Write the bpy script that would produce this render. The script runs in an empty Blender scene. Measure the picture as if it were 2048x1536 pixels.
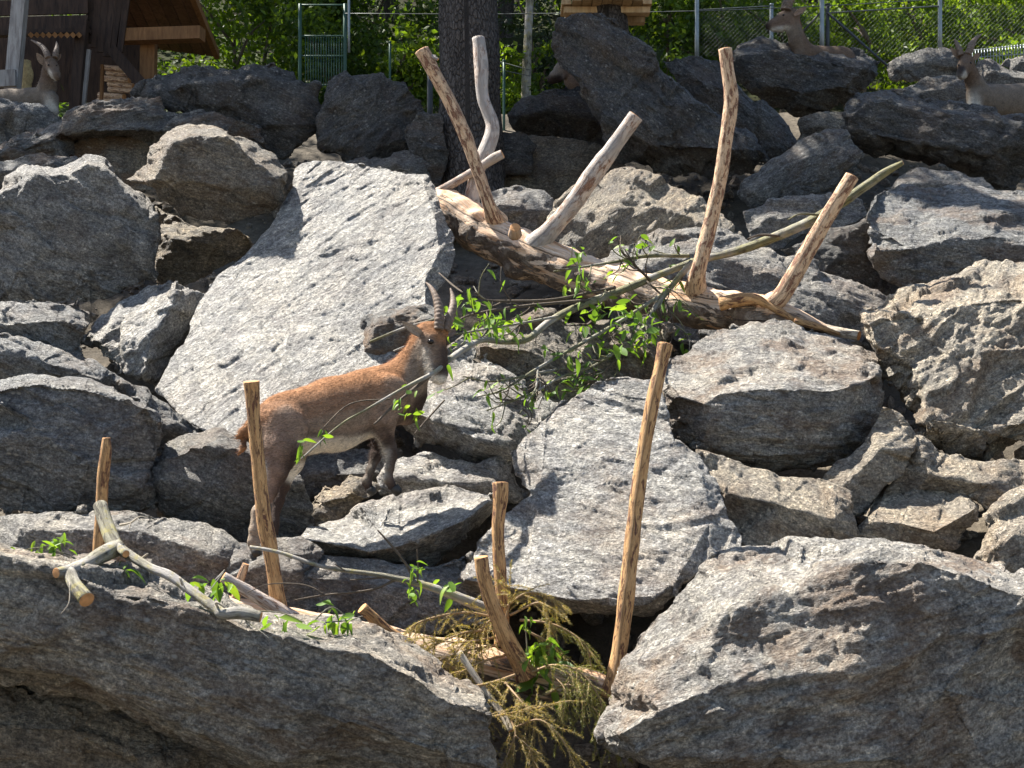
import bpy, math, random
import numpy as np
from mathutils import Vector, Matrix, geometry

# ---------------------------------------------------------------- camera, sky, sun, exposure
SC = bpy.context.scene
COL = SC.collection
PITCH = math.radians(4.0); FPX = 2890.0; CAMZ = 1.7
cam = bpy.data.cameras.new('camera'); camo = bpy.data.objects.new('camera', cam); COL.objects.link(camo)
camo.location = (0, 0, CAMZ); camo.rotation_euler = (math.radians(90) + PITCH, 0, 0)
cam.sensor_width = 36; cam.lens = 36 * FPX / 2048; cam.clip_end = 500; cam.clip_start = .05
SC.camera = camo
SUN = Vector((-.47, .25, .85)).normalized()
W = bpy.data.worlds.new('World'); SC.world = W; W.use_nodes = True
nt = W.node_tree; nt.nodes.clear()
sky = nt.nodes.new('ShaderNodeTexSky'); sky.sky_type = 'NISHITA'; sky.sun_disc = False
sky.sun_elevation = math.asin(SUN.z); sky.sun_rotation = math.atan2(SUN.x, SUN.y)
bg = nt.nodes.new('ShaderNodeBackground'); bg.inputs[1].default_value = .07
wo = nt.nodes.new('ShaderNodeOutputWorld')
nt.links.new(sky.outputs[0], bg.inputs[0]); nt.links.new(bg.outputs[0], wo.inputs[0])
sl = bpy.data.lights.new('sun', 'SUN'); sl.energy = 5.0; sl.angle = math.radians(.53); sl.color = (1, .95, .87)
so = bpy.data.objects.new('sun', sl); COL.objects.link(so); so.location = (0, 0, 30)
so.rotation_euler = SUN.to_track_quat('Z', 'Y').to_euler()
SC.view_settings.view_transform = 'Standard'; SC.view_settings.look = 'None'
SC.view_settings.exposure = 1.68; SC.view_settings.gamma = 1; SC.view_settings.use_curve_mapping = False
SC.cycles.use_denoising = True
SC.cycles.max_bounces = 8; SC.cycles.diffuse_bounces = 3; SC.cycles.transparent_max_bounces = 4

# ---------------------------------------------------------------- helpers
rng = random.Random(7)
CP, SP = math.cos(PITCH), math.sin(PITCH)
def P(px, py, Y):
    u = (px - 1024) / FPX; v = (768 - py) / FPX
    s = Y / (CP - v * SP)
    return Vector((u * s, Y, CAMZ + (SP + v * CP) * s))
def Pn(a, Y):          # arrays of pixels -> points at forward distance Y
    a = np.asarray(a, float); u = (a[:, 0] - 1024) / FPX; v = (768 - a[:, 1]) / FPX
    s = Y / (CP - v * SP)
    return np.stack([u * s, np.broadcast_to(Y, u.shape), CAMZ + (SP + v * CP) * s], 1)
def slopeY(py):        # forward distance at which a pixel row meets the boulder slope
    t = math.tan(PITCH + math.atan((768 - py) / FPX))
    return 4.8 / (.6 - t)

def _hash(ix, iy, iz, seed):
    h = (ix * 374761393 + iy * 668265263 + iz * 1274126177 + (seed * 2246822519 & 0x7FFFFFFF)).astype(np.uint32)
    h = (h ^ (h >> np.uint32(13))) * np.uint32(1274126177)
    return ((h ^ (h >> np.uint32(16))) & np.uint32(0xFFFFFF)).astype(np.float32) * np.float32(1 / 0xFFFFFF)
def vnoise(p, seed=0):
    i = np.floor(p).astype(np.int64); f = p - i; f = f * f * f * (f * (f * 6 - 15) + 10)
    r = 0
    for dx in (0, 1):
        wx = f[:, 0] if dx else 1 - f[:, 0]
        for dy in (0, 1):
            wy = f[:, 1] if dy else 1 - f[:, 1]
            for dz in (0, 1):
                wz = f[:, 2] if dz else 1 - f[:, 2]
                r = r + wx * wy * wz * _hash(i[:, 0] + dx, i[:, 1] + dy, i[:, 2] + dz, seed)
    return r * 2 - 1
def fbm(p, oct=4, seed=0, gain=.5):
    a, r, s = 1., 0, 0
    for k in range(oct):
        r = r + a * vnoise(p * 2 ** k + 17.3 * k, seed + k); s += a; a *= gain
    return r / s
def chips(p, seed=0):  # per-cell tilted planes with bevelled borders: breaks a surface into flat chips
    i = np.floor(p).astype(np.int64); best = np.full(len(p), 9e9); sec = best.copy(); val = np.zeros(len(p))
    for dx in (-1, 0, 1):
        for dy in (-1, 0, 1):
            for dz in (-1, 0, 1):
                c = i + np.array([dx, dy, dz]); h = [_hash(c[:, 0], c[:, 1], c[:, 2], seed + k) for k in range(7)]
                q = p - (c + np.stack(h[:3], 1)); d = (q * q).sum(1)
                v = q[:, 0] * (h[3] - .5) + q[:, 1] * (h[4] - .5) + q[:, 2] * (h[5] - .5) + (h[6] - .5) * .55
                m = d < best; sec = np.where(m, best, np.minimum(sec, d)); best = np.where(m, d, best); val = np.where(m, v, val)
    w = np.clip((np.sqrt(sec) - np.sqrt(best)) / .08, 0, 1)
    return val * (.25 + .75 * w * w * (3 - 2 * w)) - .10 * (1 - w)
def np_mesh(name, V, F, smooth=True):
    V = np.asarray(V, np.float32); F = np.asarray(F, np.int32); k = F.shape[1]
    me = bpy.data.meshes.new(name)
    me.vertices.add(len(V)); me.vertices.foreach_set('co', V.ravel())
    me.loops.add(F.size); me.loops.foreach_set('vertex_index', F.ravel())
    me.polygons.add(len(F)); me.polygons.foreach_set('loop_start', np.arange(0, F.size, k, dtype=np.int32))
    me.polygons.foreach_set('loop_total', np.full(len(F), k, np.int32))
    me.polygons.foreach_set('use_smooth', np.full(len(F), smooth))
    me.update(calc_edges=True); me.validate()
    return me
def link(name, me, mat=None, parent=None):
    o = bpy.data.objects.new(name, me); COL.objects.link(o)
    if mat is not None and me is not None and not me.materials: me.materials.append(mat)
    if parent is not None: o.parent = parent
    return o
def tag(o, label, cat, group=None, kind=None):
    if label: o['label'] = label
    if cat: o['category'] = cat
    if group: o['group'] = group
    if kind: o['kind'] = kind
    return o
def thing(name, label, cat, loc=(0, 0, 0), group=None):
    o = bpy.data.objects.new(name, None); COL.objects.link(o); o.location = loc; o.empty_display_size = .1
    return tag(o, label, cat, group)
def child(name, V, F, mat, root, smooth=True):     # world-space mesh put under a root that stands unrotated
    V = np.asarray(V, float) - np.array(root.location)
    o = link(name, np_mesh(name, V, F, smooth), mat); o.parent = root
    return o
def sub(name, V, F, mat, part, root, smooth=True):
    V = np.asarray(V, float) - np.array(root.location)
    o = link(name, np_mesh(name, V, F, smooth), mat); o.parent = part
    return o
def cat_geo(L):
    Vs, Fs, n = [], [], 0
    for V, F in L:
        Vs.append(np.asarray(V, float)); Fs.append(np.asarray(F) + n); n += len(V)
    return np.concatenate(Vs), np.concatenate(Fs)

def catmull(pts, n):   # pts rows may carry radius too
    pts = np.asarray(pts, float)
    if len(pts) == 2:
        t = np.linspace(0, 1, n + 1)[:, None]; return pts[0] * (1 - t) + pts[1] * t
    Q = np.vstack([2 * pts[0] - pts[1], pts, 2 * pts[-1] - pts[-2]]); out = []
    for i in range(1, len(Q) - 2):
        for k in range(n):
            t = k / n; a, b, c, d = Q[i - 1], Q[i], Q[i + 1], Q[i + 2]
            out.append(.5 * (2 * b + (c - a) * t + (2 * a - 5 * b + 4 * c - d) * t * t + (3 * b - a - 3 * c + d) * t ** 3))
    out.append(Q[-2]); return np.array(out)
def tube(path, seg=10, rough=0, seed=0, cap=True, rfreq=9., knob=0):
    """path rows x,y,z,r -> V,F(quads),UV per vertex (around, along in metres)"""
    path = np.asarray(path, float); n = len(path); c = path[:, :3]; r = np.maximum(path[:, 3], 1e-4)
    T = np.gradient(c, axis=0); T /= np.linalg.norm(T, axis=1)[:, None] + 1e-9
    up = np.array([0, -1., .2]) if abs(T[0] @ np.array([0, -1., .2])) < .9 else np.array([1., 0, 0])
    A = np.zeros_like(T); a = up - T[0] * (up @ T[0]); a /= np.linalg.norm(a)
    for i in range(n):
        a = a - T[i] * (a @ T[i]); a /= np.linalg.norm(a) + 1e-9; A[i] = a
    B = np.cross(T, A)
    th = np.linspace(0, 2 * math.pi, seg, endpoint=False)
    ring = A[:, None, :] * np.cos(th)[None, :, None] + B[:, None, :] * np.sin(th)[None, :, None]
    V = c[:, None, :] + ring * r[:, None, None]
    if rough:
        q = (c[:, None, :] + ring * r[:, None, None]).reshape(-1, 3)
        dn = fbm(q * rfreq, 3, seed) * rough + (knob * np.maximum(vnoise(q * 4.1, seed + 5) - .45, 0) if knob else 0)
        V = V + ring * (dn.reshape(n, seg) * r[:, None])[:, :, None]
    V = V.reshape(-1, 3)
    s = np.r_[0, np.cumsum(np.linalg.norm(np.diff(c, axis=0), axis=1))]
    uv = np.stack([np.tile(th / (2 * math.pi), n), np.repeat(s, seg)], 1)
    F = []
    for i in range(n - 1):
        for j in range(seg):
            k = (j + 1) % seg
            F.append((i * seg + j, i * seg + k, (i + 1) * seg + k, (i + 1) * seg + j))
    if cap:
        for i, e in ((0, -1), (n - 1, 1)):
            b = len(V); rim = V[i * seg:(i + 1) * seg]; cen = rim.mean(0)
            inner = cen + (rim - cen) * .86 + T[i] * e * r[i] * .06
            V = np.vstack([V, inner, [cen + T[i] * e * r[i] * .08]]); uv = np.vstack([uv, uv[i * seg:(i + 1) * seg], [[.5, s[i]]]])
            for j in range(seg):
                k = (j + 1) % seg
                q = (i * seg + j, b + j, b + k, i * seg + k); F.append(q if e < 0 else q[::-1])
                q = (b + j, b + seg, b + seg, b + k)
                F.append((b + j, b + seg, b + k, b + k) if e < 0 else (b + k, b + seg, b + j, b + j))
    return V, F, uv
def px_path(pts, Y=None, n=6):
    """pts rows (px,py,Y,rpx) -> world path rows with radius in metres"""
    out = []
    for p in catmull(pts, n):
        w = P(p[0], p[1], p[2]); out.append((*w, max(p[3], .3) * p[2] / FPX))
    return np.array(out)
def tube_obj(name, path, mat, root=None, part=None, seg=10, rough=.12, seed=0, knob=0, endmat=None):
    V, F, uv = tube(path, seg, rough, seed, True, 9., knob)
    faces = [tuple(dict.fromkeys(f)) for f in F]
    off = np.array(root.location) if root is not None else np.zeros(3)
    me = bpy.data.meshes.new(name); me.from_pydata((V - off).tolist(), [], faces)
    l = me.uv_layers.new(name='UVMap'); idx = np.zeros(len(me.loops), np.int32); me.loops.foreach_get('vertex_index', idx)
    l.data.foreach_set('uv', uv[idx].astype(np.float32).ravel())
    sm = np.ones(len(faces), bool); nb = (len(path) - 1) * seg; sm[nb:] = False
    me.polygons.foreach_set('use_smooth', sm); me.materials.append(mat)
    if endmat is not None:
        me.materials.append(endmat); mi = np.zeros(len(faces), np.int32); mi[nb:] = 1; me.polygons.foreach_set('material_index', mi)
    me.update()
    o = bpy.data.objects.new(name, me); COL.objects.link(o)
    if part is not None: o.parent = part
    elif root is not None: o.parent = root
    return o
def box(c, ax, ay, az):   # centre and three half-axis vectors
    c, ax, ay, az = (np.array(v, float) for v in (c, ax, ay, az))
    V = [c + sx * ax + sy * ay + sz * az for sz in (-1, 1) for sy in (-1, 1) for sx in (-1, 1)]
    return np.array(V), np.array([(0, 2, 3, 1), (4, 5, 7, 6), (0, 1, 5, 4), (2, 6, 7, 3), (0, 4, 6, 2), (1, 3, 7, 5)])
def bar(a, b, w, t, up=(0, -1, 0)):   # squared timber from a to b
    a, b = np.array(a, float), np.array(b, float); d = (b - a) / 2; u = d / np.linalg.norm(d)
    x = np.cross(u, np.array(up, float)); x /= np.linalg.norm(x); y = np.cross(x, u)
    return box((a + b) / 2, x * w / 2, y * t / 2, d)

# ---------------------------------------------------------------- materials
class N:
    def __init__(s, name):
        s.m = bpy.data.materials.new(name); s.m.use_nodes = True; s.t = s.m.node_tree; s.t.nodes.clear()
        s.out = s.t.nodes.new('ShaderNodeOutputMaterial')
    def n(s, typ, ins=None, **kw):
        x = s.t.nodes.new('ShaderNode' + typ)
        for k, v in kw.items(): setattr(x, k, v)
        for k, v in (ins or {}).items():
            if isinstance(v, bpy.types.NodeSocket): s.t.links.new(v, x.inputs[k])
            else: x.inputs[k].default_value = v
        return x
    def noise(s, co, scale, detail=5, rough=.6, dist=0):
        return s.n('TexNoise', {'Vector': co, 'Scale': scale, 'Detail': detail, 'Roughness': rough, 'Distortion': dist}).outputs[0]
    def map(s, co, scale=(1, 1, 1), loc=(0, 0, 0)):
        return s.n('Mapping', {'Vector': co, 'Scale': scale, 'Location': loc}).outputs[0]
    def ramp(s, f, stops, interp='LINEAR'):
        r = s.n('ValToRGB', {'Fac': f}); e = r.color_ramp.elements; r.color_ramp.interpolation = interp
        while len(e) < len(stops): e.new(.5)
        for q, (p, c) in zip(e, stops): q.position = p; q.color = c if len(c) == 4 else (*c, 1)
        return r.outputs[0]
    def math(s, op, a, b=0., c=0.):
        return s.n('Math', {0: a, 1: b, 2: c}, operation=op).outputs[0]
    def mix(s, f, a, b, mode='MIX'):
        x = s.n('Mix', data_type='RGBA', blend_type=mode, clamp_factor=True)
        for k, v in ((0, f), (6, a), (7, b)):
            if isinstance(v, bpy.types.NodeSocket): s.t.links.new(v, x.inputs[k])
            else: x.inputs[k].default_value = v if k == 0 or len(v) == 4 else (*v, 1)
        return x.outputs[2]
    def bump(s, h, strength=.5, dist=.02, normal=None):
        ins = {'Height': h, 'Strength': strength, 'Distance': dist}
        if normal is not None: ins['Normal'] = normal
        return s.n('Bump', ins).outputs[0]
    def pbsdf(s, color, rough=.7, normal=None, spec=.4, **extra):
        ins = {'Base Color': color if isinstance(color, bpy.types.NodeSocket) else (*color, 1), 'Roughness': rough, 'Specular IOR Level': spec}
        if normal is not None: ins['Normal'] = normal
        ins.update(extra)
        b = s.n('BsdfPrincipled', ins); s.t.links.new(b.outputs[0], s.out.inputs[0]); return s.m
g1 = lambda v: (v, v, v, 1)

def make_rock_mat():
    k = N('schist'); co = k.n('TexCoord').outputs['Object']; oi = k.n('ObjectInfo')
    att = lambda nm: k.n('Attribute', attribute_type='OBJECT', attribute_name=nm).outputs['Fac']
    sh = k.n('VectorMath', {0: co, 1: k.n('CombineXYZ', {0: k.math('MULTIPLY', oi.outputs['Random'], 37.), 1: k.math('MULTIPLY', oi.outputs['Random'], 19.), 2: 3.}).outputs[0]}, operation='ADD').outputs[0]
    big = k.noise(sh, 2.2, 6, .6)
    st = k.map(sh, (3.2, 5., 26.)); streak = k.noise(st, 1.5, 7, .68, .6)
    fine = k.noise(k.map(sh, (30., 36., 62.)), 1.5, 5, .75)
    grain = k.noise(sh, 95., 3, .8)
    tint = oi.outputs['Color']
    fl = k.n('TexVoronoi', {'Vector': k.n('VectorMath', {0: k.map(sh, (16., 19., 42.)), 1: k.n('TexNoise', {'Vector': sh, 'Scale': 9., 'Detail': 4.}).outputs[1]}, operation='ADD').outputs[0], 'Scale': 1.3}, feature='F1')
    flake = k.n('SeparateXYZ', {0: fl.outputs['Color']}).outputs[0]
    f = k.ramp(streak, [(.30, g1(.45)), (.46, g1(.88)), (.58, g1(1.12)), (.75, g1(1.5))])
    stra = att('strata')
    c = k.mix(stra, tint, f, 'MULTIPLY')
    f2 = k.ramp(fine, [(.32, g1(.42)), (.46, g1(.92)), (.54, g1(1.05)), (.70, g1(1.6))]); c = k.mix(.9, c, f2, 'MULTIPLY')
    c = k.mix(.55, c, k.ramp(flake, [(0, g1(.62)), (.5, g1(1)), (1, g1(1.35))]), 'MULTIPLY')
    f3 = k.ramp(big, [(.3, (.72, .74, .77)), (.5, (1, 1, 1)), (.72, (1.26, 1.21, 1.13))]); c = k.mix(1., c, f3, 'MULTIPLY')
    mo = k.noise(k.map(sh, (1, 1, 1.6), (5, 3, 2)), 7.5, 6, .72, .5)
    c = k.mix(.9, c, k.ramp(mo, [(.34, (.50, .50, .52)), (.47, (.95, .95, .95)), (.55, (1.05, 1.04, 1.0)), (.68, (1.55, 1.5, 1.42))]), 'MULTIPLY')
    f4 = k.ramp(grain, [(.32, g1(.48)), (.5, g1(1)), (.66, g1(1.7))]); c = k.mix(.9, c, f4, 'MULTIPLY')
    gr2 = k.noise(k.map(sh, (1, 1, 1.4)), 42., 4, .7); c = k.mix(.85, c, k.ramp(gr2, [(.36, g1(.45)), (.48, g1(.95)), (.56, g1(1.1)), (.66, g1(1.75))]), 'MULTIPLY')
    # warm weathering and rust
    ru = k.noise(k.map(sh, (1.2, 1.2, 2.2), (4, 1, 7)), 1.9, 6, .65, .4)
    rm = k.math('MULTIPLY', k.ramp(ru, [(.47, g1(0)), (.60, g1(1))]), att('rust'))
    rc = k.ramp(fine, [(.3, (.06, .032, .015)), (.5, (.20, .105, .045)), (.7, (.38, .24, .12))])
    c = k.mix(rm, c, rc)
    dk = k.noise(k.map(sh, (1, 1, 1), (9, 2, 1)), 3.4, 7, .7, .7)
    c = k.mix(k.ramp(dk, [(.56, g1(0)), (.68, g1(.55))]), c, (.05, .052, .055))
    # pale pebbles (augen) in the schist
    vo = k.n('TexVoronoi', {'Vector': k.map(sh, (1, 1, 1.7)), 'Scale': 17., 'Randomness': 1.}, feature='F1')
    pb = k.math('MULTIPLY', k.ramp(vo.outputs['Distance'], [(.14, g1(1)), (.27, g1(0))]), k.ramp(vo.outputs['Color'], [(.52, g1(0)), (.56, g1(1))], 'CONSTANT'))
    c = k.mix(k.math('MULTIPLY', pb, att('pebble')), c, (.46, .43, .37))
    # lichen flecks
    li = k.noise(k.map(sh, (1, 1, 1), (2, 8, 5)), 26., 4, .7)
    c = k.mix(k.ramp(li, [(.66, g1(0)), (.72, g1(.55))]), c, (.42, .42, .36))
    h = k.math('ADD', k.math('MULTIPLY', streak, k.math('MULTIPLY_ADD', stra, .9, .12)), k.math('MULTIPLY', fine, 1.05))
    h = k.math('ADD', h, k.math('MULTIPLY', flake, .22))
    h = k.math('ADD', h, k.math('MULTIPLY', grain, .26))
    h = k.math('ADD', h, k.math('MULTIPLY', gr2, .55))
    nrm = k.bump(h, 1., .046)
    return k.pbsdf(c, .6, nrm, .4)

def wood_mat(name, pale, mid, dark, bark=.5, grey=0., lich=0.):
    k = N(name); uv = k.n('TexCoord').outputs['UV']; co = k.n('TexCoord').outputs['Object']; oi = k.n('ObjectInfo').outputs['Random']
    sx = k.n('SeparateXYZ', {0: uv}); th = k.math('MULTIPLY', sx.outputs[0], 2 * math.pi)
    cv = k.n('CombineXYZ', {0: k.math('COSINE', th), 1: k.math('SINE', th), 2: k.math('MULTIPLY_ADD', oi, 31., sx.outputs[1])}).outputs[0]
    st = k.noise(k.map(cv, (1.5, 1.5, 7.)), 1.7, 6, .65, .3)
    fi = k.noise(k.map(cv, (4.5, 4.5, 26.)), 2., 5, .7)
    pa = k.noise(k.map(cv, (1.3, 1.3, 9.), (3, 5, 1)), 1.35, 7, .75, .6)
    c = k.ramp(st, [(.3, mid), (.5, pale), (.72, tuple(min(1, v * 1.15) for v in pale))])
    c = k.mix(.75, c, k.ramp(fi, [(.3, g1(.55)), (.5, g1(1)), (.7, g1(1.25))]), 'MULTIPLY')
    bm = k.ramp(pa, [(.58 - .2 * bark, g1(0)), (.62 - .2 * bark, g1(1))])
    c = k.mix(bm, c, k.ramp(fi, [(.3, tuple(v * .5 for v in dark)), (.7, tuple(v * 1.8 for v in dark))]))
    if grey: c = k.mix(k.ramp(k.noise(co, 3.3, 4), [(.5 - .3 * grey, g1(0)), (.62 - .2 * grey, g1(.85))]), c, (.42, .39, .36))
    if lich: c = k.mix(k.ramp(k.noise(co, 14., 5, .7), [(.52, g1(0)), (.62, g1(lich))]), c, (.36, .30, .05))
    h = k.math('ADD', fi, k.math('MULTIPLY', bm, .9))
    return k.pbsdf(c, .66, k.bump(h, .7, .012), .35)

def leaf_mat(name, col, var=.35, trans=.5):
    k = N(name); co = k.n('TexCoord').outputs['Object']; oi = k.n('ObjectInfo').outputs['Random']
    ge = k.n('NewGeometry').outputs['Random Per Island']
    r = k.math('FRACT', k.math('ADD', ge, oi))
    a = tuple(v * (1 - var) for v in col); b = tuple(min(1, v * (1 + var)) for v in col)
    c = k.ramp(r, [(0, a), (.6, col), (1, (b[0] * 1.25, b[1], b[2] * .8))])
    d = k.n('BsdfPrincipled', {'Base Color': c, 'Roughness': .5, 'Specular IOR Level': .35})
    t = k.n('BsdfTranslucent', {'Color': k.mix(1., c, (1.5, 1.45, .5), 'MULTIPLY')})
    m = k.n('MixShader', {0: trans, 1: d.outputs[0], 2: t.outputs[0]})
    k.t.links.new(m.outputs[0], k.out.inputs[0]); return k.m
def plain(name, col, rough=.6, metal=0., nscale=0, var=.3, bump=0.):
    k = N(name)
    if not nscale: return k.pbsdf(col, rough, None, .4, Metallic=metal)
    n = k.noise(k.n('TexCoord').outputs['Object'], nscale, 5, .65)
    c = k.ramp(n, [(.3, tuple(v * (1 - var) for v in col)), (.7, tuple(min(1, v * (1 + var)) for v in col))])
    return k.pbsdf(c, rough, k.bump(n, bump, .02) if bump else None, .4, Metallic=metal)
def board_mat(name, col, dark):
    k = N(name); co = k.n('TexCoord').outputs['Object']; oi = k.n('ObjectInfo').outputs['Random']
    n = k.noise(k.map(co, (9, 9, 1.4)), 3., 6, .65, .5); f = k.noise(co, 2.5, 5)
    c = k.ramp(n, [(.3, dark), (.55, col), (.75, tuple(v * 1.2 for v in col))])
    c = k.mix(1., c, k.ramp(oi, [(0, g1(.75)), (1, g1(1.2))]), 'MULTIPLY')
    c = k.mix(.6, c, k.ramp(f, [(.3, g1(.6)), (.7, g1(1.2))]), 'MULTIPLY')
    return k.pbsdf(c, .75, k.bump(n, .4, .01), .25)

M = dict(
    rock=make_rock_mat(),
    wood=wood_mat('peeled_wood', (.66, .46, .29), (.50, .27, .14), (.20, .095, .055), .36),
    polewood=wood_mat('orange_peeled_wood', (.56, .325, .14), (.42, .195, .07), (.13, .055, .03), .27),
    logwood=wood_mat('weathered_log', (.66, .45, .25), (.50, .25, .08), (.16, .10, .065), .48),
    greywood=wood_mat('silvered_wood', (.58, .48, .40), (.46, .29, .19), (.22, .12, .075), .38, .3),
    branch=wood_mat('lichen_bark', (.26, .24, .17), (.15, .13, .085), (.07, .06, .04), .3, .25, .55),
    greenbark=wood_mat('green_bark', (.22, .21, .11), (.13, .12, .06), (.06, .05, .03), .25, .1, .25),
    twig=wood_mat('twig_bark', (.16, .12, .08), (.10, .07, .045), (.05, .035, .025), .3),
    paletwig=wood_mat('pale_stick', (.60, .52, .40), (.42, .33, .22), (.2, .14, .09), .2),
    cut=plain('cut_end', (.50, .25, .10), .8, 0, 30, .3, .2),
    bark=wood_mat('conifer_bark', (.13, .11, .098), (.075, .062, .054), (.04, .032, .027), -.25),
    leaf=leaf_mat('branch_leaf', (.13, .24, .04), .35, .45),
    leaf_b=leaf_mat('shrub_leaf', (.10, .17, .018), .4, .55),
    leaf_d=leaf_mat('forest_leaf', (.065, .12, .018), .4, .5),
    leaf_c=leaf_mat('conifer_leaf', (.024, .045, .014), .35, .2),
    dry=leaf_mat('dry_needles', (.33, .29, .12), .5, .35),
    drygreen=leaf_mat('fading_needles', (.19, .21, .055), .4, .3),
    drystem=plain('dry_stem', (.29, .19, .10), .7, 0, 20, .3),
    soil=None,
    zinc=plain('zinc', (.24, .27, .28), .45, .6, 12, .2),
    greenpaint=plain('green_paint', (.035, .085, .06), .5, .1),
    darkpaint=plain('dark_steel', (.05, .055, .06), .5, .4),
    wire=plain('fence_wire', (.10, .11, .105), .5, .5),
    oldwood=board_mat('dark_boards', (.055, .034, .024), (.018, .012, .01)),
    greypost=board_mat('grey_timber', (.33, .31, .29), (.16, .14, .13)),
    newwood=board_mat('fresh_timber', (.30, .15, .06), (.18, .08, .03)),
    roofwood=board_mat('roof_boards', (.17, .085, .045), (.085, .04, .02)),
    platform=board_mat('platform_boards', (.55, .38, .20), (.38, .22, .10)),
    hay=plain('hay', (.36, .27, .13), .9, 0, 30, .4, .5),
)
def make_soil():
    k = N('sandy_fill'); co = k.n('TexCoord').outputs['Object']
    a = k.noise(co, 1.3, 7, .65); b = k.noise(co, 14, 6, .7); d = k.noise(co, 70, 3, .7)
    c = k.ramp(a, [(.32, (.05, .043, .034)), (.5, (.105, .087, .064)), (.68, (.19, .16, .12))])
    c = k.mix(.8, c, k.ramp(b, [(.3, g1(.5)), (.5, g1(1)), (.7, g1(1.35))]), 'MULTIPLY')
    c = k.mix(.6, c, k.ramp(d, [(.3, g1(.6)), (.7, g1(1.4))]), 'MULTIPLY')
    return k.pbsdf(c, .9, k.bump(k.math('ADD', b, k.math('MULTIPLY', d, .3)), .8, .04), .2)
M['soil'] = make_soil()
def make_bark():
    k = N('spruce_bark'); uv = k.n('TexCoord').outputs['UV']; sx = k.n('SeparateXYZ', {0: uv}); th = k.math('MULTIPLY', sx.outputs[0], 2 * math.pi)
    cv = k.n('CombineXYZ', {0: k.math('COSINE', th), 1: k.math('SINE', th), 2: sx.outputs[1]}).outputs[0]
    w = k.n('VectorMath', {0: k.map(cv, (5., 5., 9.)), 1: k.n('TexNoise', {'Vector': cv, 'Scale': 6., 'Detail': 4.}).outputs[1]}, operation='ADD').outputs[0]
    v = k.n('TexVoronoi', {'Vector': w, 'Scale': 1.6}, feature='DISTANCE_TO_EDGE').outputs['Distance']; f = k.noise(k.map(cv, (14, 14, 20)), 2., 5, .7); b = k.noise(k.map(cv, (1.2, 1.2, .8)), 2., 4)
    c = k.ramp(f, [(.3, (.05, .042, .037)), (.5, (.115, .098, .086)), (.7, (.20, .175, .155))])
    c = k.mix(1., c, k.ramp(v, [(0, g1(.3)), (.12, g1(1))]), 'MULTIPLY'); c = k.mix(.7, c, k.ramp(b, [(.35, g1(.6)), (.65, g1(1.3))]), 'MULTIPLY')
    return k.pbsdf(c, .9, k.bump(k.math('ADD', k.ramp(v, [(0, g1(0)), (.2, g1(1))]), f), .9, .02), .15)
M['bark'] = make_bark()
def make_forest_floor():
    k = N('forest_floor'); co = k.n('TexCoord').outputs['Object']
    a = k.noise(co, .9, 7, .7); b = k.noise(co, 9, 6, .7)
    c = k.ramp(a, [(.35, (.018, .014, .008)), (.5, (.03, .035, .012)), (.65, (.045, .06, .016))])
    c = k.mix(.8, c, k.ramp(b, [(.3, g1(.5)), (.7, g1(1.5))]), 'MULTIPLY')
    return k.pbsdf(c, .95, k.bump(b, .8, .08), .1)
M['floor'] = make_forest_floor()

# ---------------------------------------------------------------- terrain
def terrain(name, x0, x1, nx, y0, y1, ny, zf, mat):
    xs = np.linspace(x0, x1, nx); ys = np.linspace(y0, y1, ny); X, Yv = np.meshgrid(xs, ys)
    V = np.stack([X.ravel(), Yv.ravel(), zf(X.ravel(), Yv.ravel())], 1)
    i = (np.arange(ny - 1)[:, None] * nx + np.arange(nx - 1)[None]).ravel()
    o = link(name, np_mesh(name, V, np.stack([i, i + 1, i + nx + 1, i + nx], 1)), mat)
    o['kind'] = 'structure'; return o
def slope_z(x, y):
    p = np.stack([x, y, 0 * x], 1)
    base = np.clip(.5 + .6 * (y - 1.0 - 6), -.3, 5.75)
    return base + fbm(p * 1.3, 4, 3) * .16 * np.clip((y - 5) / 2, 0, 1)
def hill_z(x, y):
    p = np.stack([x, y, 0 * x], 1)
    return 5.6 + np.maximum(0, (y - 17.5)) * .62 + fbm(p * .5, 4, 9) * .35 * np.clip((y - 16) / 2, 0, 1) - .25 * np.clip(17 - y, 0, 9)
terrain('ground', -150, 150, 40, -150, 60, 40, lambda x, y: x * 0 - .32, M['soil'])
terrain('rubble_slope', -7, 7, 260, 4.2, 17.6, 250, slope_z, M['soil'])
terrain('wooded_hillside', -60, 60, 160, 16.6, 90, 120, hill_z, M['floor'])

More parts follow.
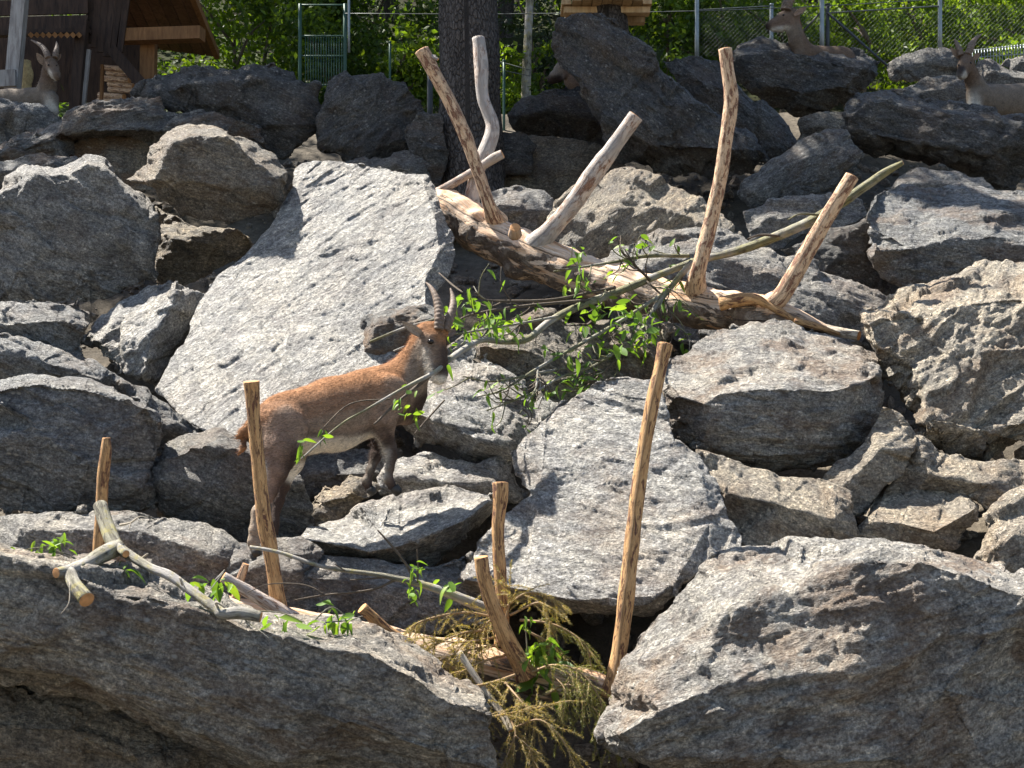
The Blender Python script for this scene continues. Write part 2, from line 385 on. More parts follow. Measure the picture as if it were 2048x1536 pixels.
# ---------------------------------------------------------------- boulders
def refine(V, T, back, L, maxit=9):
    for _ in range(maxit):
        E = np.sort(np.stack([T[:, [0, 1]], T[:, [1, 2]], T[:, [2, 0]]], 1).reshape(-1, 2), 1)
        U, inv = np.unique(E[:, 0].astype(np.int64) * len(V) + E[:, 1], return_inverse=True)
        a, b = U // len(V), U % len(V)
        ln = np.linalg.norm(V[a] - V[b], axis=1)
        long = ln > L * (1 + 9 * np.minimum(back[a], back[b]))
        if not long.any(): break
        idx = np.full(len(U), -1); idx[long] = len(V) + np.arange(long.sum())
        V = np.vstack([V, (V[a[long]] + V[b[long]]) / 2]); back = np.r_[back, (back[a[long]] + back[b[long]]) / 2]
        m = idx[inv].reshape(-1, 3); k = m >= 0; code = k[:, 0] * 1 + k[:, 1] * 2 + k[:, 2] * 4; out = [T[code == 0]]
        for c in range(1, 8):
            s = code == c
            if not s.any(): continue
            t, q = T[s], m[s]
            nb = bin(c).count('1')
            if nb == 3:
                for tri in ((t[:, 0], q[:, 0], q[:, 2]), (q[:, 0], t[:, 1], q[:, 1]), (q[:, 2], q[:, 1], t[:, 2]), (q[:, 0], q[:, 1], q[:, 2])): out.append(np.stack(tri, 1))
            else:
                r = {1: 0, 2: 1, 4: 2, 3: 0, 6: 1, 5: 2}[c]
                A, B, C = t[:, r], t[:, (r + 1) % 3], t[:, (r + 2) % 3]; e0 = q[:, r]
                if nb == 1: out += [np.stack((A, e0, C), 1), np.stack((e0, B, C), 1)]
                else:
                    e1 = q[:, (r + 1) % 3]; out += [np.stack((e0, B, e1), 1), np.stack((A, e0, e1), 1), np.stack((A, e1, C), 1)]
        T = np.concatenate(out)
    return V, T, back
def vnormals(V, T):
    fn = np.cross(V[T[:, 1]] - V[T[:, 0]], V[T[:, 2]] - V[T[:, 0]]); n = np.zeros_like(V)
    i = T.T.ravel()
    for k in range(3): n[:, k] = np.bincount(i, np.tile(fn[:, k], 3), len(V))
    return n / (np.linalg.norm(n, axis=1)[:, None] + 1e-12)
def lap(V, T, it, lam):
    E = np.concatenate([T[:, [0, 1]], T[:, [1, 2]], T[:, [2, 0]]])
    for _ in range(it):
        c = np.bincount(E[:, 0], minlength=len(V)); s = np.stack([np.bincount(E[:, 0], V[E[:, 1], k], len(V)) for k in range(3)], 1)
        V = V + lam * (s / np.maximum(c, 1)[:, None] - V)
    return V
def parse(s):
    out = []
    for w in s.split():
        v = [float(q) for q in w.split(',')]; out.append(v if len(v) == 3 else v + [0.])
    return out
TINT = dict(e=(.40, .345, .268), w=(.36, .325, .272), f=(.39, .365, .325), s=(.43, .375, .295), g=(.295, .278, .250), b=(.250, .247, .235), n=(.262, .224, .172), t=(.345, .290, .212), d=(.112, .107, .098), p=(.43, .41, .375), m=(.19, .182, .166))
RN = [0]
def rock(label, outline, ridges=(), tilt=.25, pan=0., off=0., tint='g', ang=0., rust=.25, peb=.5, rough=1., edge=.09, L=6.8, thick=None, top=None, chip=1., strata=.35):
    """outline/ridges: pixel x,y[,extra depth]; tilt and pan: how far the face leans back per metre up / to the right"""
    RN[0] += 1; seed = RN[0] * 13; r = random.Random(seed)
    O = parse(outline); cx_ = sum(p[0] for p in O) / len(O); cy_ = sum(p[1] for p in O) / len(O)
    for p in O: p[0] = cx_ + (p[0] - cx_) * 1.018; p[1] = cy_ + (p[1] - cy_) * 1.018
    yb = max(p[1] for p in O); yt = min(p[1] for p in O); xc = sum(p[0] for p in O) / len(O)
    Y0 = slopeY(yb) - .25 + off; m = Y0 / FPX
    if top is not None:                       # every outline point above row `top[0]` steps back by top[1]
        for p in O:
            if p[1] < top[0]: p[2] += top[1]
    dfun = lambda x, y: tilt * (yb - y) * m + pan * (x - xc) * m
    # fractal outline
    pts = [[p[0], p[1], dfun(p[0], p[1]) + p[2] + edge] for p in O]
    for lev in range(3):
        q = []
        for i, a in enumerate(pts):
            b = pts[(i + 1) % len(pts)]; q.append(a); ln = math.hypot(b[0] - a[0], b[1] - a[1])
            if ln > 16:
                k = r.gauss(0, .045) * min(ln, 90) * rough
                q.append([(a[0] + b[0]) / 2 - (b[1] - a[1]) / ln * k, (a[1] + b[1]) / 2 + (b[0] - a[0]) / ln * k, (a[2] + b[2]) / 2 + r.gauss(0, .012)])
        pts = q
    n = len(pts); V2 = [Vector((p[0], -p[1])) for p in pts]; D = [p[2] for p in pts]; E = [(i, (i + 1) % n) for i in range(n)]
    for s in ridges:
        R = parse(s); b = len(V2)
        for k_, p in enumerate(R):
            V2.append(Vector((p[0], -p[1]))); D.append(dfun(p[0], p[1]) + (p[2] if p[2] > 0 else p[2] * .4))
            if k_: E.append((b + k_ - 1, b + k_))
    xs = [v.x for v in V2[:n]]; ys = [-v.y for v in V2[:n]]
    cv, ce, cf, ov, oe, of = geometry.delaunay_2d_cdt(V2, E, [], 1, 1e-4)
    Dn = []
    for i, v in enumerate(cv):
        if ov[i]: Dn.append(D[ov[i][0]])
        else:
            w = [(1 / (1e-3 + (v - q).length), dd) for q, dd in zip(V2, D)]; w.sort(reverse=True); w = w[:2]
            Dn.append(sum(a * b for a, b in w) / sum(a for a, b in w))
    px = np.array([[v.x, -v.y] for v in cv]); V = Pn(px, Y0 + np.array(Dn))
    T = np.array([f for f in cf if len(f) == 3]);
    # boundary loop of the front -> sides and back
    cnt = {}
    for t in T.tolist():
        for a, b in ((t[0], t[1]), (t[1], t[2]), (t[2], t[0])): cnt[(a, b)] = 1
    bd = {a: b for (a, b) in cnt if (b, a) not in cnt}
    st = max(bd, key=lambda k_: 0); loop = [st]
    while bd[loop[-1]] != st and len(loop) <= len(bd): loop.append(bd[loop[-1]])
    area = abs(sum(px[loop[i]][0] * px[loop[(i + 1) % len(loop)]][1] - px[loop[(i + 1) % len(loop)]][0] * px[loop[i]][1] for i in range(len(loop)))) / 2
    size = thick or min(1.1, max(.22, math.sqrt(area) * m * .8))
    cen = px[loop].mean(0); dl = np.array(Dn)[loop]; dm = dl.mean(); k0 = len(V); back = np.zeros(len(V)); nl = len(loop)
    rings = [V]
    for sc, dz in ((.97, .14), (.86, .5), (.5, .95)):
        pp = cen + (px[loop] - cen) * sc; dep = Y0 + (dl * (1 - dz * .6) + dm * dz * .6) + dz * size
        rings.append(Pn(pp, dep)); back = np.r_[back, np.full(nl, min(1, dz * 1.4))]
    rings.append(Pn([cen], np.array([Y0 + dm + 1.1 * size]))); back = np.r_[back, 1.]
    V = np.vstack(rings); T2 = []
    prev = loop
    for q in range(3):
        cur = list(range(k0 + q * nl, k0 + (q + 1) * nl))
        for i in range(nl):
            j = (i + 1) % nl; T2 += [(prev[j], prev[i], cur[i]), (prev[j], cur[i], cur[j])]
        prev = cur
    c = len(V) - 1
    for i in range(nl): T2.append((prev[(i + 1) % nl], prev[i], c))
    T = np.vstack([T, np.array(T2)])
    V, T, back = refine(V, T, back, L * m * 1.15)
    nrm = vnormals(V, T)
    if (nrm[back < .01][:, 1]).mean() > 0: T = T[:, ::-1].copy()
    V = lap(V, T, 1, .35)
    # foliated relief
    a = math.radians(ang); ex = np.array([math.cos(a), .25, math.sin(a)]); ex /= np.linalg.norm(ex)
    ez = np.array([-math.sin(a), -.15, math.cos(a)]); ez -= ex * (ez @ ex); ez /= np.linalg.norm(ez); ey = np.cross(ez, ex)
    Rm = np.stack([ex, ey, ez], 1); C = V.mean(0)
    nrm = vnormals(V, T); q = V @ Rm + seed * 3.7
    h = .020 * fbm(q * 1.9, 3, seed)
    h += .075 * chip * chips(q * np.array([1.5, 1.8, 2.7]) + .18 * fbm(q * 2.3, 2, seed + 1)[:, None], seed)
    h += .028 * chip * chips(q * np.array([4.5, 5.5, 9.]) + .3 * fbm(q * 5, 2, seed + 2)[:, None], seed + 3)
    h += (.006 + .020 * strata) * chips(q * np.array([3., 4.5, 24.]) + .5 * fbm(q * 4, 3, seed + 6)[:, None], seed + 5)
    h += .0035 * fbm(q * np.array([9., 12., 36.]), 4, seed + 4, .62)
    h += .005 * fbm(q * np.array([32., 36., 50.]), 2, seed + 8)
    V = V + nrm * (h * rough)[:, None] * np.clip(1 - .5 * back, 0, 1)[:, None]
    me = np_mesh('boulder', (V - C) @ Rm, T)
    o = link('boulder', me, M['rock']); o.matrix_world = Matrix.Translation(Vector(C)) @ Matrix(Rm.tolist()).to_4x4()
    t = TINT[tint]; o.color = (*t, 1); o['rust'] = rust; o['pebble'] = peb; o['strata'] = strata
    tag(o, label, 'boulder', 'boulders piled on the slope'); return o

# foreground
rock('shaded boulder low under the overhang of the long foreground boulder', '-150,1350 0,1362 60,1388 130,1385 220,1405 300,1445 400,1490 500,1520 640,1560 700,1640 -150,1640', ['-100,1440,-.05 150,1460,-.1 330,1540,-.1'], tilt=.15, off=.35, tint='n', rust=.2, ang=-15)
rock('huge long brown-grey foreground boulder with a bright rim carrying the lichen branch',
     '-150,1060 0,1083 51,1103 120,1120 205,1138 273,1146 342,1160 430,1190 520,1228 600,1240 700,1248 760,1262 800,1282 870,1332 933,1372 965,1420 985,1500 1000,1600 620,1600,.3 520,1545,.3 420,1512,.3 330,1472,.3 260,1432,.3 180,1390,.3 100,1385,.3 0,1370,.3 -150,1350,.3',
     ['-150,1110 0,1114 60,1128 130,1143 230,1174 300,1184 342,1199 400,1214 440,1231 496,1258 560,1270 610,1290 640,1298 740,1304 830,1354 900,1401', '-140,1230,-.13 200,1290,-.14 450,1380,-.16 700,1450,-.14 900,1520,-.1', '-140,1330,-.02 150,1360,-.02 350,1440,-.02 560,1520,-.02'],
     tilt=-.1, strata=.6, tint='w', ang=-14, rust=.45, peb=.9, top=(1375, .42), L=6.2)
rock('huge foreground boulder with bright top and brown pebbly face right of the tallest pole',
     '1205,1465,.25 1235,1412,.35 1230,1374,.4 1262,1305,.4 1320,1230,.5 1375,1183,.5 1427,1112,.55 1519,1100,.6 1656,1092,.6 1758,1088,.6 1861,1099,.6 1946,1122,.6 2048,1146,.6 2190,1190,.6 2190,1600,.1 1480,1600,.15 1330,1545,.15 1275,1520,.2 1240,1500,.2',
     ['1290,1385,.1 1360,1310,.14 1416,1295,.12 1450,1225,.15 1519,1194,.17 1597,1184,.16 1656,1150,.13 1758,1114,.08 1861,1126,.06 1950,1155,.05 2060,1190,.05',
      '1240,1468,.02 1320,1420,.0 1400,1388,.0 1440,1366,.0 1560,1362,.02 1700,1370,-.02 1900,1380,-.04', '1416,1295,.12 1490,1330,.06 1560,1362,.02', '1300,1520,.06 1500,1520,-.02 1800,1530,-.06'],
     tilt=.02, strata=.6, tint='f', ang=18, rust=.55, peb=1., L=6.2)
# middle band
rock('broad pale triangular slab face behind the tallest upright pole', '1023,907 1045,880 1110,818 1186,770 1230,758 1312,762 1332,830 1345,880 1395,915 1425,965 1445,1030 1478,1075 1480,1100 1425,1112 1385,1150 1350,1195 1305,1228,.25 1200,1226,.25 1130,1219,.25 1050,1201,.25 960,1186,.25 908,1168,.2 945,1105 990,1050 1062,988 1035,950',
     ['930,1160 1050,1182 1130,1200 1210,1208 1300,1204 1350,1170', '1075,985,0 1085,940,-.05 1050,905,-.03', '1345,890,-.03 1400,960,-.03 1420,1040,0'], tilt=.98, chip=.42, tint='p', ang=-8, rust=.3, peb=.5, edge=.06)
rock('flat light slab the ibex stands on with its front hooves', '606,1072 640,1048 690,1035 718,1008 765,997 830,984 900,977 985,989 988,1012,.15 950,1050,.15 930,1075,.15 895,1105,.2 850,1135,.25 780,1128,.2 700,1115,.2 640,1108,.15 612,1092',
     ['615,1080,.0 690,1092,-.02 740,1104,-.02 800,1092,-.02 870,1066,0 930,1040,0 978,1003,.05', '735,1104,-.02 755,1060,.14 725,1015,.3'], tilt=.2, off=.15, chip=.6, tint='p', ang=12, rust=.2, top=(1050, .42), peb=.2)
rock('round-shouldered dark boulder behind the ibex hind leg', '297,945 305,920 325,885 360,865 430,850 475,866 500,888 545,918 590,958 622,1010 630,1050 590,1075 520,1085 440,1080 370,1055 320,1010 300,970',
     ['308,948,.02 330,915,-.03 380,893,-.05 440,885,-.05 490,905,-.03 560,965,.05', '330,960,-.1 420,990,-.15 540,1010,-.05'], tilt=-.04, off=.3, tint='m', ang=-20, rust=.25, top=(895, .22))
rock('large dark pebbly boulder with a thin bright top edge at left', '-60,772 20,752 90,746 170,752 230,770 290,800 330,835 325,870 318,890 300,930 298,960 318,1005 250,1028 150,1032 60,1026 -60,1012',
     ['-60,785 20,764 90,757 170,764 235,784 290,815 318,845', '70,845,-.1 130,805,-.06', '60,850,-.12 180,930,-.16 280,970,-.05', '-40,900,-.08 60,850,-.12'], tilt=-.02, tint='b', ang=-12, rust=.15, peb=1., top=(778, .35))
rock('narrow dark wedge filling the gap beside the large pebbly boulder', '236,764 300,786 350,812 402,852 404,872 350,880 316,900 290,850', ['300,800,.02 350,850,-.05'], tilt=.15, off=.1, tint='m', ang=-30)
rock('low tilted dark layer wedged above the large pebbly boulder', '-60,668 0,670 80,688 150,713 215,738 262,772 200,778 100,770 -60,790', ['-50,700,-.03 80,722,-.04 200,760,-.04'], tilt=.2, off=.2, tint='b', ang=-20, peb=.6)
rock('blue-grey boulder under the big smooth grey boulder at left edge', '-60,606 0,602 90,595 150,598 195,625 186,655 165,682 172,716 226,748 150,742 80,712 -60,694', ['0,650,-.06 110,640,-.08 170,660,-.02'], tilt=.2, off=.1, tint='b', ang=-25)
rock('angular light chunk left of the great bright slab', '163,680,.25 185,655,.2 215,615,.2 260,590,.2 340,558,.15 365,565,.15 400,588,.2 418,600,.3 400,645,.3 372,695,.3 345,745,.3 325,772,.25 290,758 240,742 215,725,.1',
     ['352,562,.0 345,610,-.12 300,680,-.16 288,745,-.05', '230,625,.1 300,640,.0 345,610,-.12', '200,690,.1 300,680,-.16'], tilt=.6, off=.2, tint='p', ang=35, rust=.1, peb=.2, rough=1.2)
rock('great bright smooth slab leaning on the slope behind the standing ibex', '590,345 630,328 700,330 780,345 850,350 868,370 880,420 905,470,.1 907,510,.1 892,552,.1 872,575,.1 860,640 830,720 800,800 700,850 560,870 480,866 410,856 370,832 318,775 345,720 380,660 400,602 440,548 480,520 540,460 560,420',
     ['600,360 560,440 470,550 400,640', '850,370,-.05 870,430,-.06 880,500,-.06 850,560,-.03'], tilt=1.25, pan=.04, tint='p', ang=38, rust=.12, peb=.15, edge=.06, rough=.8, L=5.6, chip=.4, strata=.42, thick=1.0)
rock('grey boulder with brown left edge behind the standing ibex head', '712,692,.1 730,642,.1 768,622 850,611 905,628 930,690 900,745 830,760 760,728 716,708', ['738,690,.0 752,650,-.03 790,640,-.05 880,640,-.05'], tilt=.28, off=-.05, tint='m', ang=8, rust=.7, edge=.05)
rock('lumpy pale rock with undercut base in front of the ibex chest', '835,770 880,700 930,668 975,715 1010,742 1062,800 1112,820 1050,882 1020,908 1005,935,.2 960,925,.25 880,900,.25 830,890,.2 800,850', ['840,830,-.02 900,855,-.06 960,880,-.06 1010,890,-.03', '890,740,.1 940,760,.05 1040,830,.06'], tilt=.72, off=.12, tint='p', ang=-20, rust=.3, rough=1.25)
rock('ledge of pale weathered rock just above the flat hoof slab', '778,930 850,905 905,925 960,930 1010,925 1032,950 1064,990 985,1005 900,995 830,995 765,985', ['800,955,-.03 900,965,-.05 1010,975,-.04'], tilt=.55, off=.42, tint='p', ang=-5, rust=.3)
rock('small sandy stone under the ibex belly', '618,992 650,966 680,972 700,950 730,958 762,978 725,1002 695,1038 640,1050 618,1022', ['640,1000,-.03 700,985,-.03'], tilt=.7, off=.45, tint='t', rust=.2, rough=1.3)
rock('dark stone deep under the ibex belly', '580,900 680,900 800,890 820,940 780,985 700,990 620,1000 590,1010', ['620,950,-.04 740,945,-.06'], tilt=.4, off=.6, tint='m')
rock('earthy broken rock behind the leafy branch ends', '890,700 960,652 1050,640 1150,636 1230,618 1310,616 1350,690 1335,740 1315,790 1200,800 1110,850 1050,800 980,735', ['960,690,-.03 1060,700,-.08 1150,720,-.04 1300,700,-.05', '1060,700,-.08 1090,780,-.02'], tilt=.62, off=-.05, tint='n', ang=-25, rust=.5, rough=1.6)
rock('dull layered rock under the long dark bottom of the flat hoof slab', '560,1120 640,1105 760,1110 860,1130 930,1110 960,1180 1000,1250 880,1260 760,1250 640,1225 560,1190', ['600,1150,-.04 720,1160,-.06 850,1180,-.06'], tilt=.6, off=.3, tint='g', ang=-15)
rock('grey-brown rock with rust stains behind the left foreground pole', '-60,1035 60,1030 200,1020 300,1020 380,1055 470,1085 520,1110 520,1200 400,1200 200,1170 -60,1120', ['60,1060,-.03 280,1060,-.08 420,1110,-.06'], tilt=.45, off=.15, tint='g', ang=-15, rust=.6)
rock('dark stone behind the short grey cut stub', '420,1080 520,1085 600,1080 640,1110 620,1230 500,1220 430,1180', ['500,1130,-.05 590,1150,-.03'], tilt=.4, off=.25, tint='b')
# right side
rock('blocky boulder with bright layered flat top under the log tip', '1320,745,.3 1340,715,.5 1390,690,.65 1440,660,.8 1500,645,.9 1580,645,.9 1650,665,.85 1710,680,.75 1745,700,.65 1757,740,.45 1762,790,.4 1757,825,.35 1740,872,.35 1700,915,.3 1650,932,.22 1560,940,.2 1500,931,.2 1440,911,.2 1395,906,.2 1350,882,.2 1320,850,.22 1328,800,.22',
     ['1326,772,.12 1352,790,.04 1405,806,-.04 1440,786,-.02 1520,777,-.02 1600,777,-.02 1660,782,0 1720,768,.1 1752,752,.25', '1405,806,-.04 1412,860,-.02 1398,896,.06', '1420,895,.05 1540,915,.04 1660,905,.1 1730,830,.2'],
     tilt=-.05, strata=.75, tint='f', ang=-3, rust=.5, peb=.9, edge=.02)
rock('rough knobbly pale boulder at the right edge', '1722,625,.2 1740,608,.3 1800,588,.4 1860,578,.4 1920,560,.4 1960,530,.45 2010,523,.45 2060,518,.45 2170,540,.45 2170,900 2040,892 1980,922,.1 1940,920,.12 1890,906,.12 1840,872,.12 1820,832,.12 1790,792,.12 1757,752,.12 1748,712,.12 1733,670,.15',
     ['1735,640,.0 1800,625,.02 1860,625,.0 1940,600,.03 2060,580,.05', '1745,690,-.02 1820,730,-.02 1850,770,.0 1900,700,-.1', '1860,625,0 1880,690,-.04 1850,770,0', '1850,860,-.06 1950,860,-.12 2100,840,-.1'],
     tilt=.5, tint='s', ang=30, rust=.5, peb=.2, rough=1.6, chip=1.1)
rock('shaded grey-brown rock beneath the blocky flat-topped boulder', '1395,905 1450,915 1560,950 1640,960 1700,985 1715,1060 1705,1105 1600,1112 1478,1110 1470,1070 1440,1020 1420,965', ['1450,985,-.03 1560,1010,-.1 1670,1040,-.06'], tilt=.55, off=.15, chip=.4, tint='e', ang=-30, rust=.5)
rock('sandy rock with pale top edge low at right', '1738,988 1770,966 1850,969 1920,979 1960,1008 1957,1042 1922,1092 1900,1112 1800,1110 1715,1100 1700,1062 1728,1022', ['1745,1035,-.04 1800,1045,-.06 1870,1062,-.06 1948,1018,0'], tilt=.35, off=.25, tint='e', ang=-8, rust=.4, top=(1015, .25))
rock('pale rock cut by the right edge beside the sandy rock', '1948,1122 1965,1075 1992,1020 2042,985 2150,970 2150,1170 2040,1150', ['1990,1080,-.05 2080,1060,-.08'], tilt=.8, off=.15, tint='e', ang=30, rust=.4, rough=1.3)
rock('sandy lump with a pointed top below the rough knobbly boulder', '1780,985 1805,940 1826,876 1842,876 1880,905 1960,925 2050,915 2150,900 2150,1010 2030,1012 1980,1020 1920,990 1850,980', ['1835,890,-.03 1860,950,-.06 1980,970,-.06'], tilt=.6, off=.15, chip=.5, tint='e', rust=.3, rough=1.4)
rock('smooth tan rock in the shade right of the blocky boulder', '1620,1000 1660,940 1735,885 1765,815 1800,828 1832,880 1806,950 1765,975 1735,1025 1690,1030', ['1700,960,-.04 1760,900,-.06'], tilt=.5, off=.1, chip=.4, tint='e', rust=.2, rough=.7)
# upper right
rock('layered blue-grey block with brown underside at right', '1737,430,.1 1752,390,.35 1800,370,.6 1860,375,.6 1950,370,.6 2050,385,.6 2170,390,.6 2170,590 2048,566 1960,580,.1 1900,588,.1 1830,580,.1 1790,562,.1 1745,512,.1', ['1748,500,-.02 1830,497,-.04 1880,480,-.04 1980,470,-.04 2080,492,-.04'], tilt=.3, off=.1, tint='b', strata=.7, ang=-4, rust=.4)
rock('low pale rock on top of the layered blue-grey block', '1770,392 1800,352 1850,342 1910,345 1965,355 1990,385 2000,400 1900,405 1800,405', ['1800,375,-.04 1880,365,-.06 1960,375,-.04'], tilt=.6, off=-.3, tint='g')
rock('grey rock lying along the upper side of the log', '1180,560 1230,495 1300,472 1400,458 1480,478 1560,508 1650,545 1750,580 1792,602 1740,655 1720,690 1600,690 1400,690 1250,640', ['1250,540,-.05 1400,500,-.1 1520,540,-.1 1680,600,-.06', '1520,540,-.1 1560,620,-.03'], tilt=.55, off=.35, tint='g', ang=-15, rust=.3)
rock('broad tan-grey rock behind the leaning silver branch', '1050,500 1115,410 1160,372 1200,348 1250,338 1330,360 1400,398 1450,438 1490,492 1450,540 1300,540 1150,540', ['1150,440,-.05 1250,390,-.1 1370,430,-.1 1440,470,-.03', '1250,390,-.1 1260,480,-.04'], tilt=.45, off=.1, tint='t', ang=40, rust=.25, rough=.8)
rock('low grey rock behind the log branches', '965,395 1030,378 1085,390 1122,412 1110,480 1030,470 980,440', ['1000,410,-.04 1080,420,-.06'], tilt=.4, off=.0, tint='g')
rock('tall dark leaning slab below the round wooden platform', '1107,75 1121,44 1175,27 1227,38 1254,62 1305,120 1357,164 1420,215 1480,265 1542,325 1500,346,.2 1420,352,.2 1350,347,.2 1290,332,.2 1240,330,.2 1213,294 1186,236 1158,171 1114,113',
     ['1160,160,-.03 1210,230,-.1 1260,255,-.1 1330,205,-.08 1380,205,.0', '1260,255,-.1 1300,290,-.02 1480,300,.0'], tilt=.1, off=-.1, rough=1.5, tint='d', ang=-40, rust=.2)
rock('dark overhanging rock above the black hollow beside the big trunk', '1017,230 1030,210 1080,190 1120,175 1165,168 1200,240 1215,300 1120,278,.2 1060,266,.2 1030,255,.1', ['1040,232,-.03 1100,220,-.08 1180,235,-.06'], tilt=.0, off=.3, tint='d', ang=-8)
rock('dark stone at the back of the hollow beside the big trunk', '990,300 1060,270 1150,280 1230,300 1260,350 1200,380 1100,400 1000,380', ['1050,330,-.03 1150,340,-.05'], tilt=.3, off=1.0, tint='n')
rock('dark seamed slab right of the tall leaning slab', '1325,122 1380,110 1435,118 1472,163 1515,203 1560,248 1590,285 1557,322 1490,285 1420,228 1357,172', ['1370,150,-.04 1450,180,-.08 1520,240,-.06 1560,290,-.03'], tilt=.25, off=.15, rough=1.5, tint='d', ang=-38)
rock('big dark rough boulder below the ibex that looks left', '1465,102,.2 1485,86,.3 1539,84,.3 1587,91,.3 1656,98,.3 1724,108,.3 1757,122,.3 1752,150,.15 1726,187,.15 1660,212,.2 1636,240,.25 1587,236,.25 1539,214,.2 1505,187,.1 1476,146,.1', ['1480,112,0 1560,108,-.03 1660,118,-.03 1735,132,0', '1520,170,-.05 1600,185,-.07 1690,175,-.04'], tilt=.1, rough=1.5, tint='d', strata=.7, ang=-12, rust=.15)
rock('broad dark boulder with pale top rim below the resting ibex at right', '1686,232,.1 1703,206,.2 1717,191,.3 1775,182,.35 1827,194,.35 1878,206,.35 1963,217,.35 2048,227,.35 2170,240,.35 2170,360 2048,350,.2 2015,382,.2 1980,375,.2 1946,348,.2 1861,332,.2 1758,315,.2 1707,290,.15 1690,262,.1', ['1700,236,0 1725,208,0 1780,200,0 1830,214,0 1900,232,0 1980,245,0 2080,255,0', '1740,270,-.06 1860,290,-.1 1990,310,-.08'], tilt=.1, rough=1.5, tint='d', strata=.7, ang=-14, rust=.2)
rock('dark wedge-shaped rock below the broad rimmed boulder', '1478,388 1485,369 1539,328 1621,273 1656,260 1690,263 1707,290 1729,316 1658,372 1587,393 1505,412', ['1500,385,-.02 1580,330,-.06 1670,295,-.06', '1580,370,.02 1690,320,.0'], tilt=.3, tint='m', ang=28)
rock('low grey rock behind the arched green branch', '1490,425 1587,400 1656,392 1720,400 1740,430 1640,460 1560,500 1500,490', ['1540,440,-.03 1620,425,-.04'], tilt=.5, off=.1, tint='g')
rock('dark-tinted rock standing in for the shade of the gap under the layered blue-grey block', '1560,500 1640,470 1740,440 1760,500 1790,560 1780,590 1650,560', ['1680,510,-.03'], tilt=.1, off=.6, tint='d')  # gap shade put into the dark tint of a filler rock
rock('tan stone between the dark boulders above the wedge', '1590,290 1600,240 1640,225 1690,225 1700,265 1650,280 1610,300', ['1640,255,-.04'], tilt=.4, off=.4, tint='n', rough=.8)
rock('flat dark rock behind the resting right ibex head', '1772,128 1792,113 1844,99 1888,96 1912,112 1920,150 1861,162 1785,160', ['1800,130,-.03 1880,120,-.05'], tilt=.3, off=-.1, tint='m', ang=5)
rock('dark rock beside the resting right ibex chest', '1750,190 1785,178 1827,170 1861,154 1910,152 1945,185 1945,225 1861,225 1770,215', ['1800,190,-.02 1890,180,-.05'], tilt=.3, off=.2, tint='m', ang=-10)
rock('grey rock behind the resting right ibex back', '1945,150 1956,123 1980,119 2014,136 2060,140 2170,150 2170,190 1963,190', ['1980,140,-.03 2060,160,-.04'], tilt=.4, off=.35, tint='m')
rock('small dark rock under the wire mesh at the right edge', '2000,130 2031,109 2070,104 2170,110 2170,150 2031,146', ['2040,122,-.03 2100,125,-.04'], tilt=.4, off=.2, tint='m')
# upper left
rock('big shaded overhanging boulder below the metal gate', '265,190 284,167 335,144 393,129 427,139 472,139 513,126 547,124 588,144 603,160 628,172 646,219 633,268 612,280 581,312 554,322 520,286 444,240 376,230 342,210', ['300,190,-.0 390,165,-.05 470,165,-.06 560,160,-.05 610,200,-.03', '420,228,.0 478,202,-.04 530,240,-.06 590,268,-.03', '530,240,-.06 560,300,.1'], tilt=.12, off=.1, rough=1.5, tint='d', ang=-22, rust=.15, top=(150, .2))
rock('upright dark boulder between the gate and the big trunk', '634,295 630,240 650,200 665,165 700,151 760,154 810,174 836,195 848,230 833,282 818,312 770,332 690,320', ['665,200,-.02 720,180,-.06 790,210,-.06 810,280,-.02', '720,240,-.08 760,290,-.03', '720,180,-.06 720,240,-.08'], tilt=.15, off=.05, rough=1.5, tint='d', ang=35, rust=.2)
rock('narrow ledge stone above the top of the great bright slab', '680,330 760,318 835,308 858,330 860,365 780,370 690,365', ['740,335,-.03 820,330,-.03'], tilt=.4, off=.1, tint='m')
rock('long layered dark boulder over a rusty hollow at upper left', '-60,305 0,290 44,267 96,252 130,236 150,219 191,202 246,201 318,196 330,219 362,229 444,236 513,246 524,284 478,292,.1 400,305,.2 340,312,.2 300,302,.2 240,280,.2 154,280,.2 137,320 0,340 -60,345', ['0,305,-.02 110,272,-.04 180,222,-.04 300,215,-.04', '170,262,-.06 300,262,-.08 440,262,-.06', '300,215,-.04 360,250,-.04'], tilt=.15, rough=1.5, tint='m', strata=.7, ang=14, rust=.6)
rock('dark stone at the back of the rusty hollow', '120,320 160,275 260,270 340,300 360,340 300,380 180,380', ['220,320,-.03'], tilt=.2, off=.5, tint='n', rust=.7)
rock('small dark rock in front of the resting left ibex', '-60,200 0,197 45,199 78,209 118,230 135,250 60,268 0,290 -60,300', ['0,220,-.04 60,225,-.06'], tilt=.2, off=.05, tint='b')
rock('dark layered rock at left edge above the big smooth grey boulder', '-60,318 0,325 60,312 150,310 170,330 140,350 90,372 30,392 -60,410', ['0,345,-.02 100,330,-.04'], tilt=.15, off=.05, tint='m', ang=15, rust=.5)
rock('rounded brown-grey boulder with bright left shoulder perched by the great slab', '253,359,.35 273,345,.35 297,330,.3 304,301,.3 328,270,.35 362,249,.4 410,247,.4 455,258,.35 472,272,.3 502,280,.3 547,308,.3 575,342,.25 575,368,.2 565,398,.15 541,430,.15 496,434,.12 410,447,.15 359,434,.15 318,405,.15 304,376,.15 290,368,.25',
     ['302,362,.08 321,338,.0 342,296,.0 376,272,.0 455,270,.0 489,300,-.0 513,322,.02 562,352,.08', '360,360,-.06 450,370,-.08 530,380,-.02', '342,296,0 370,340,-.05'], tilt=-.06, off=-1.45, tint='n', ang=-14, rust=.3, edge=.02)
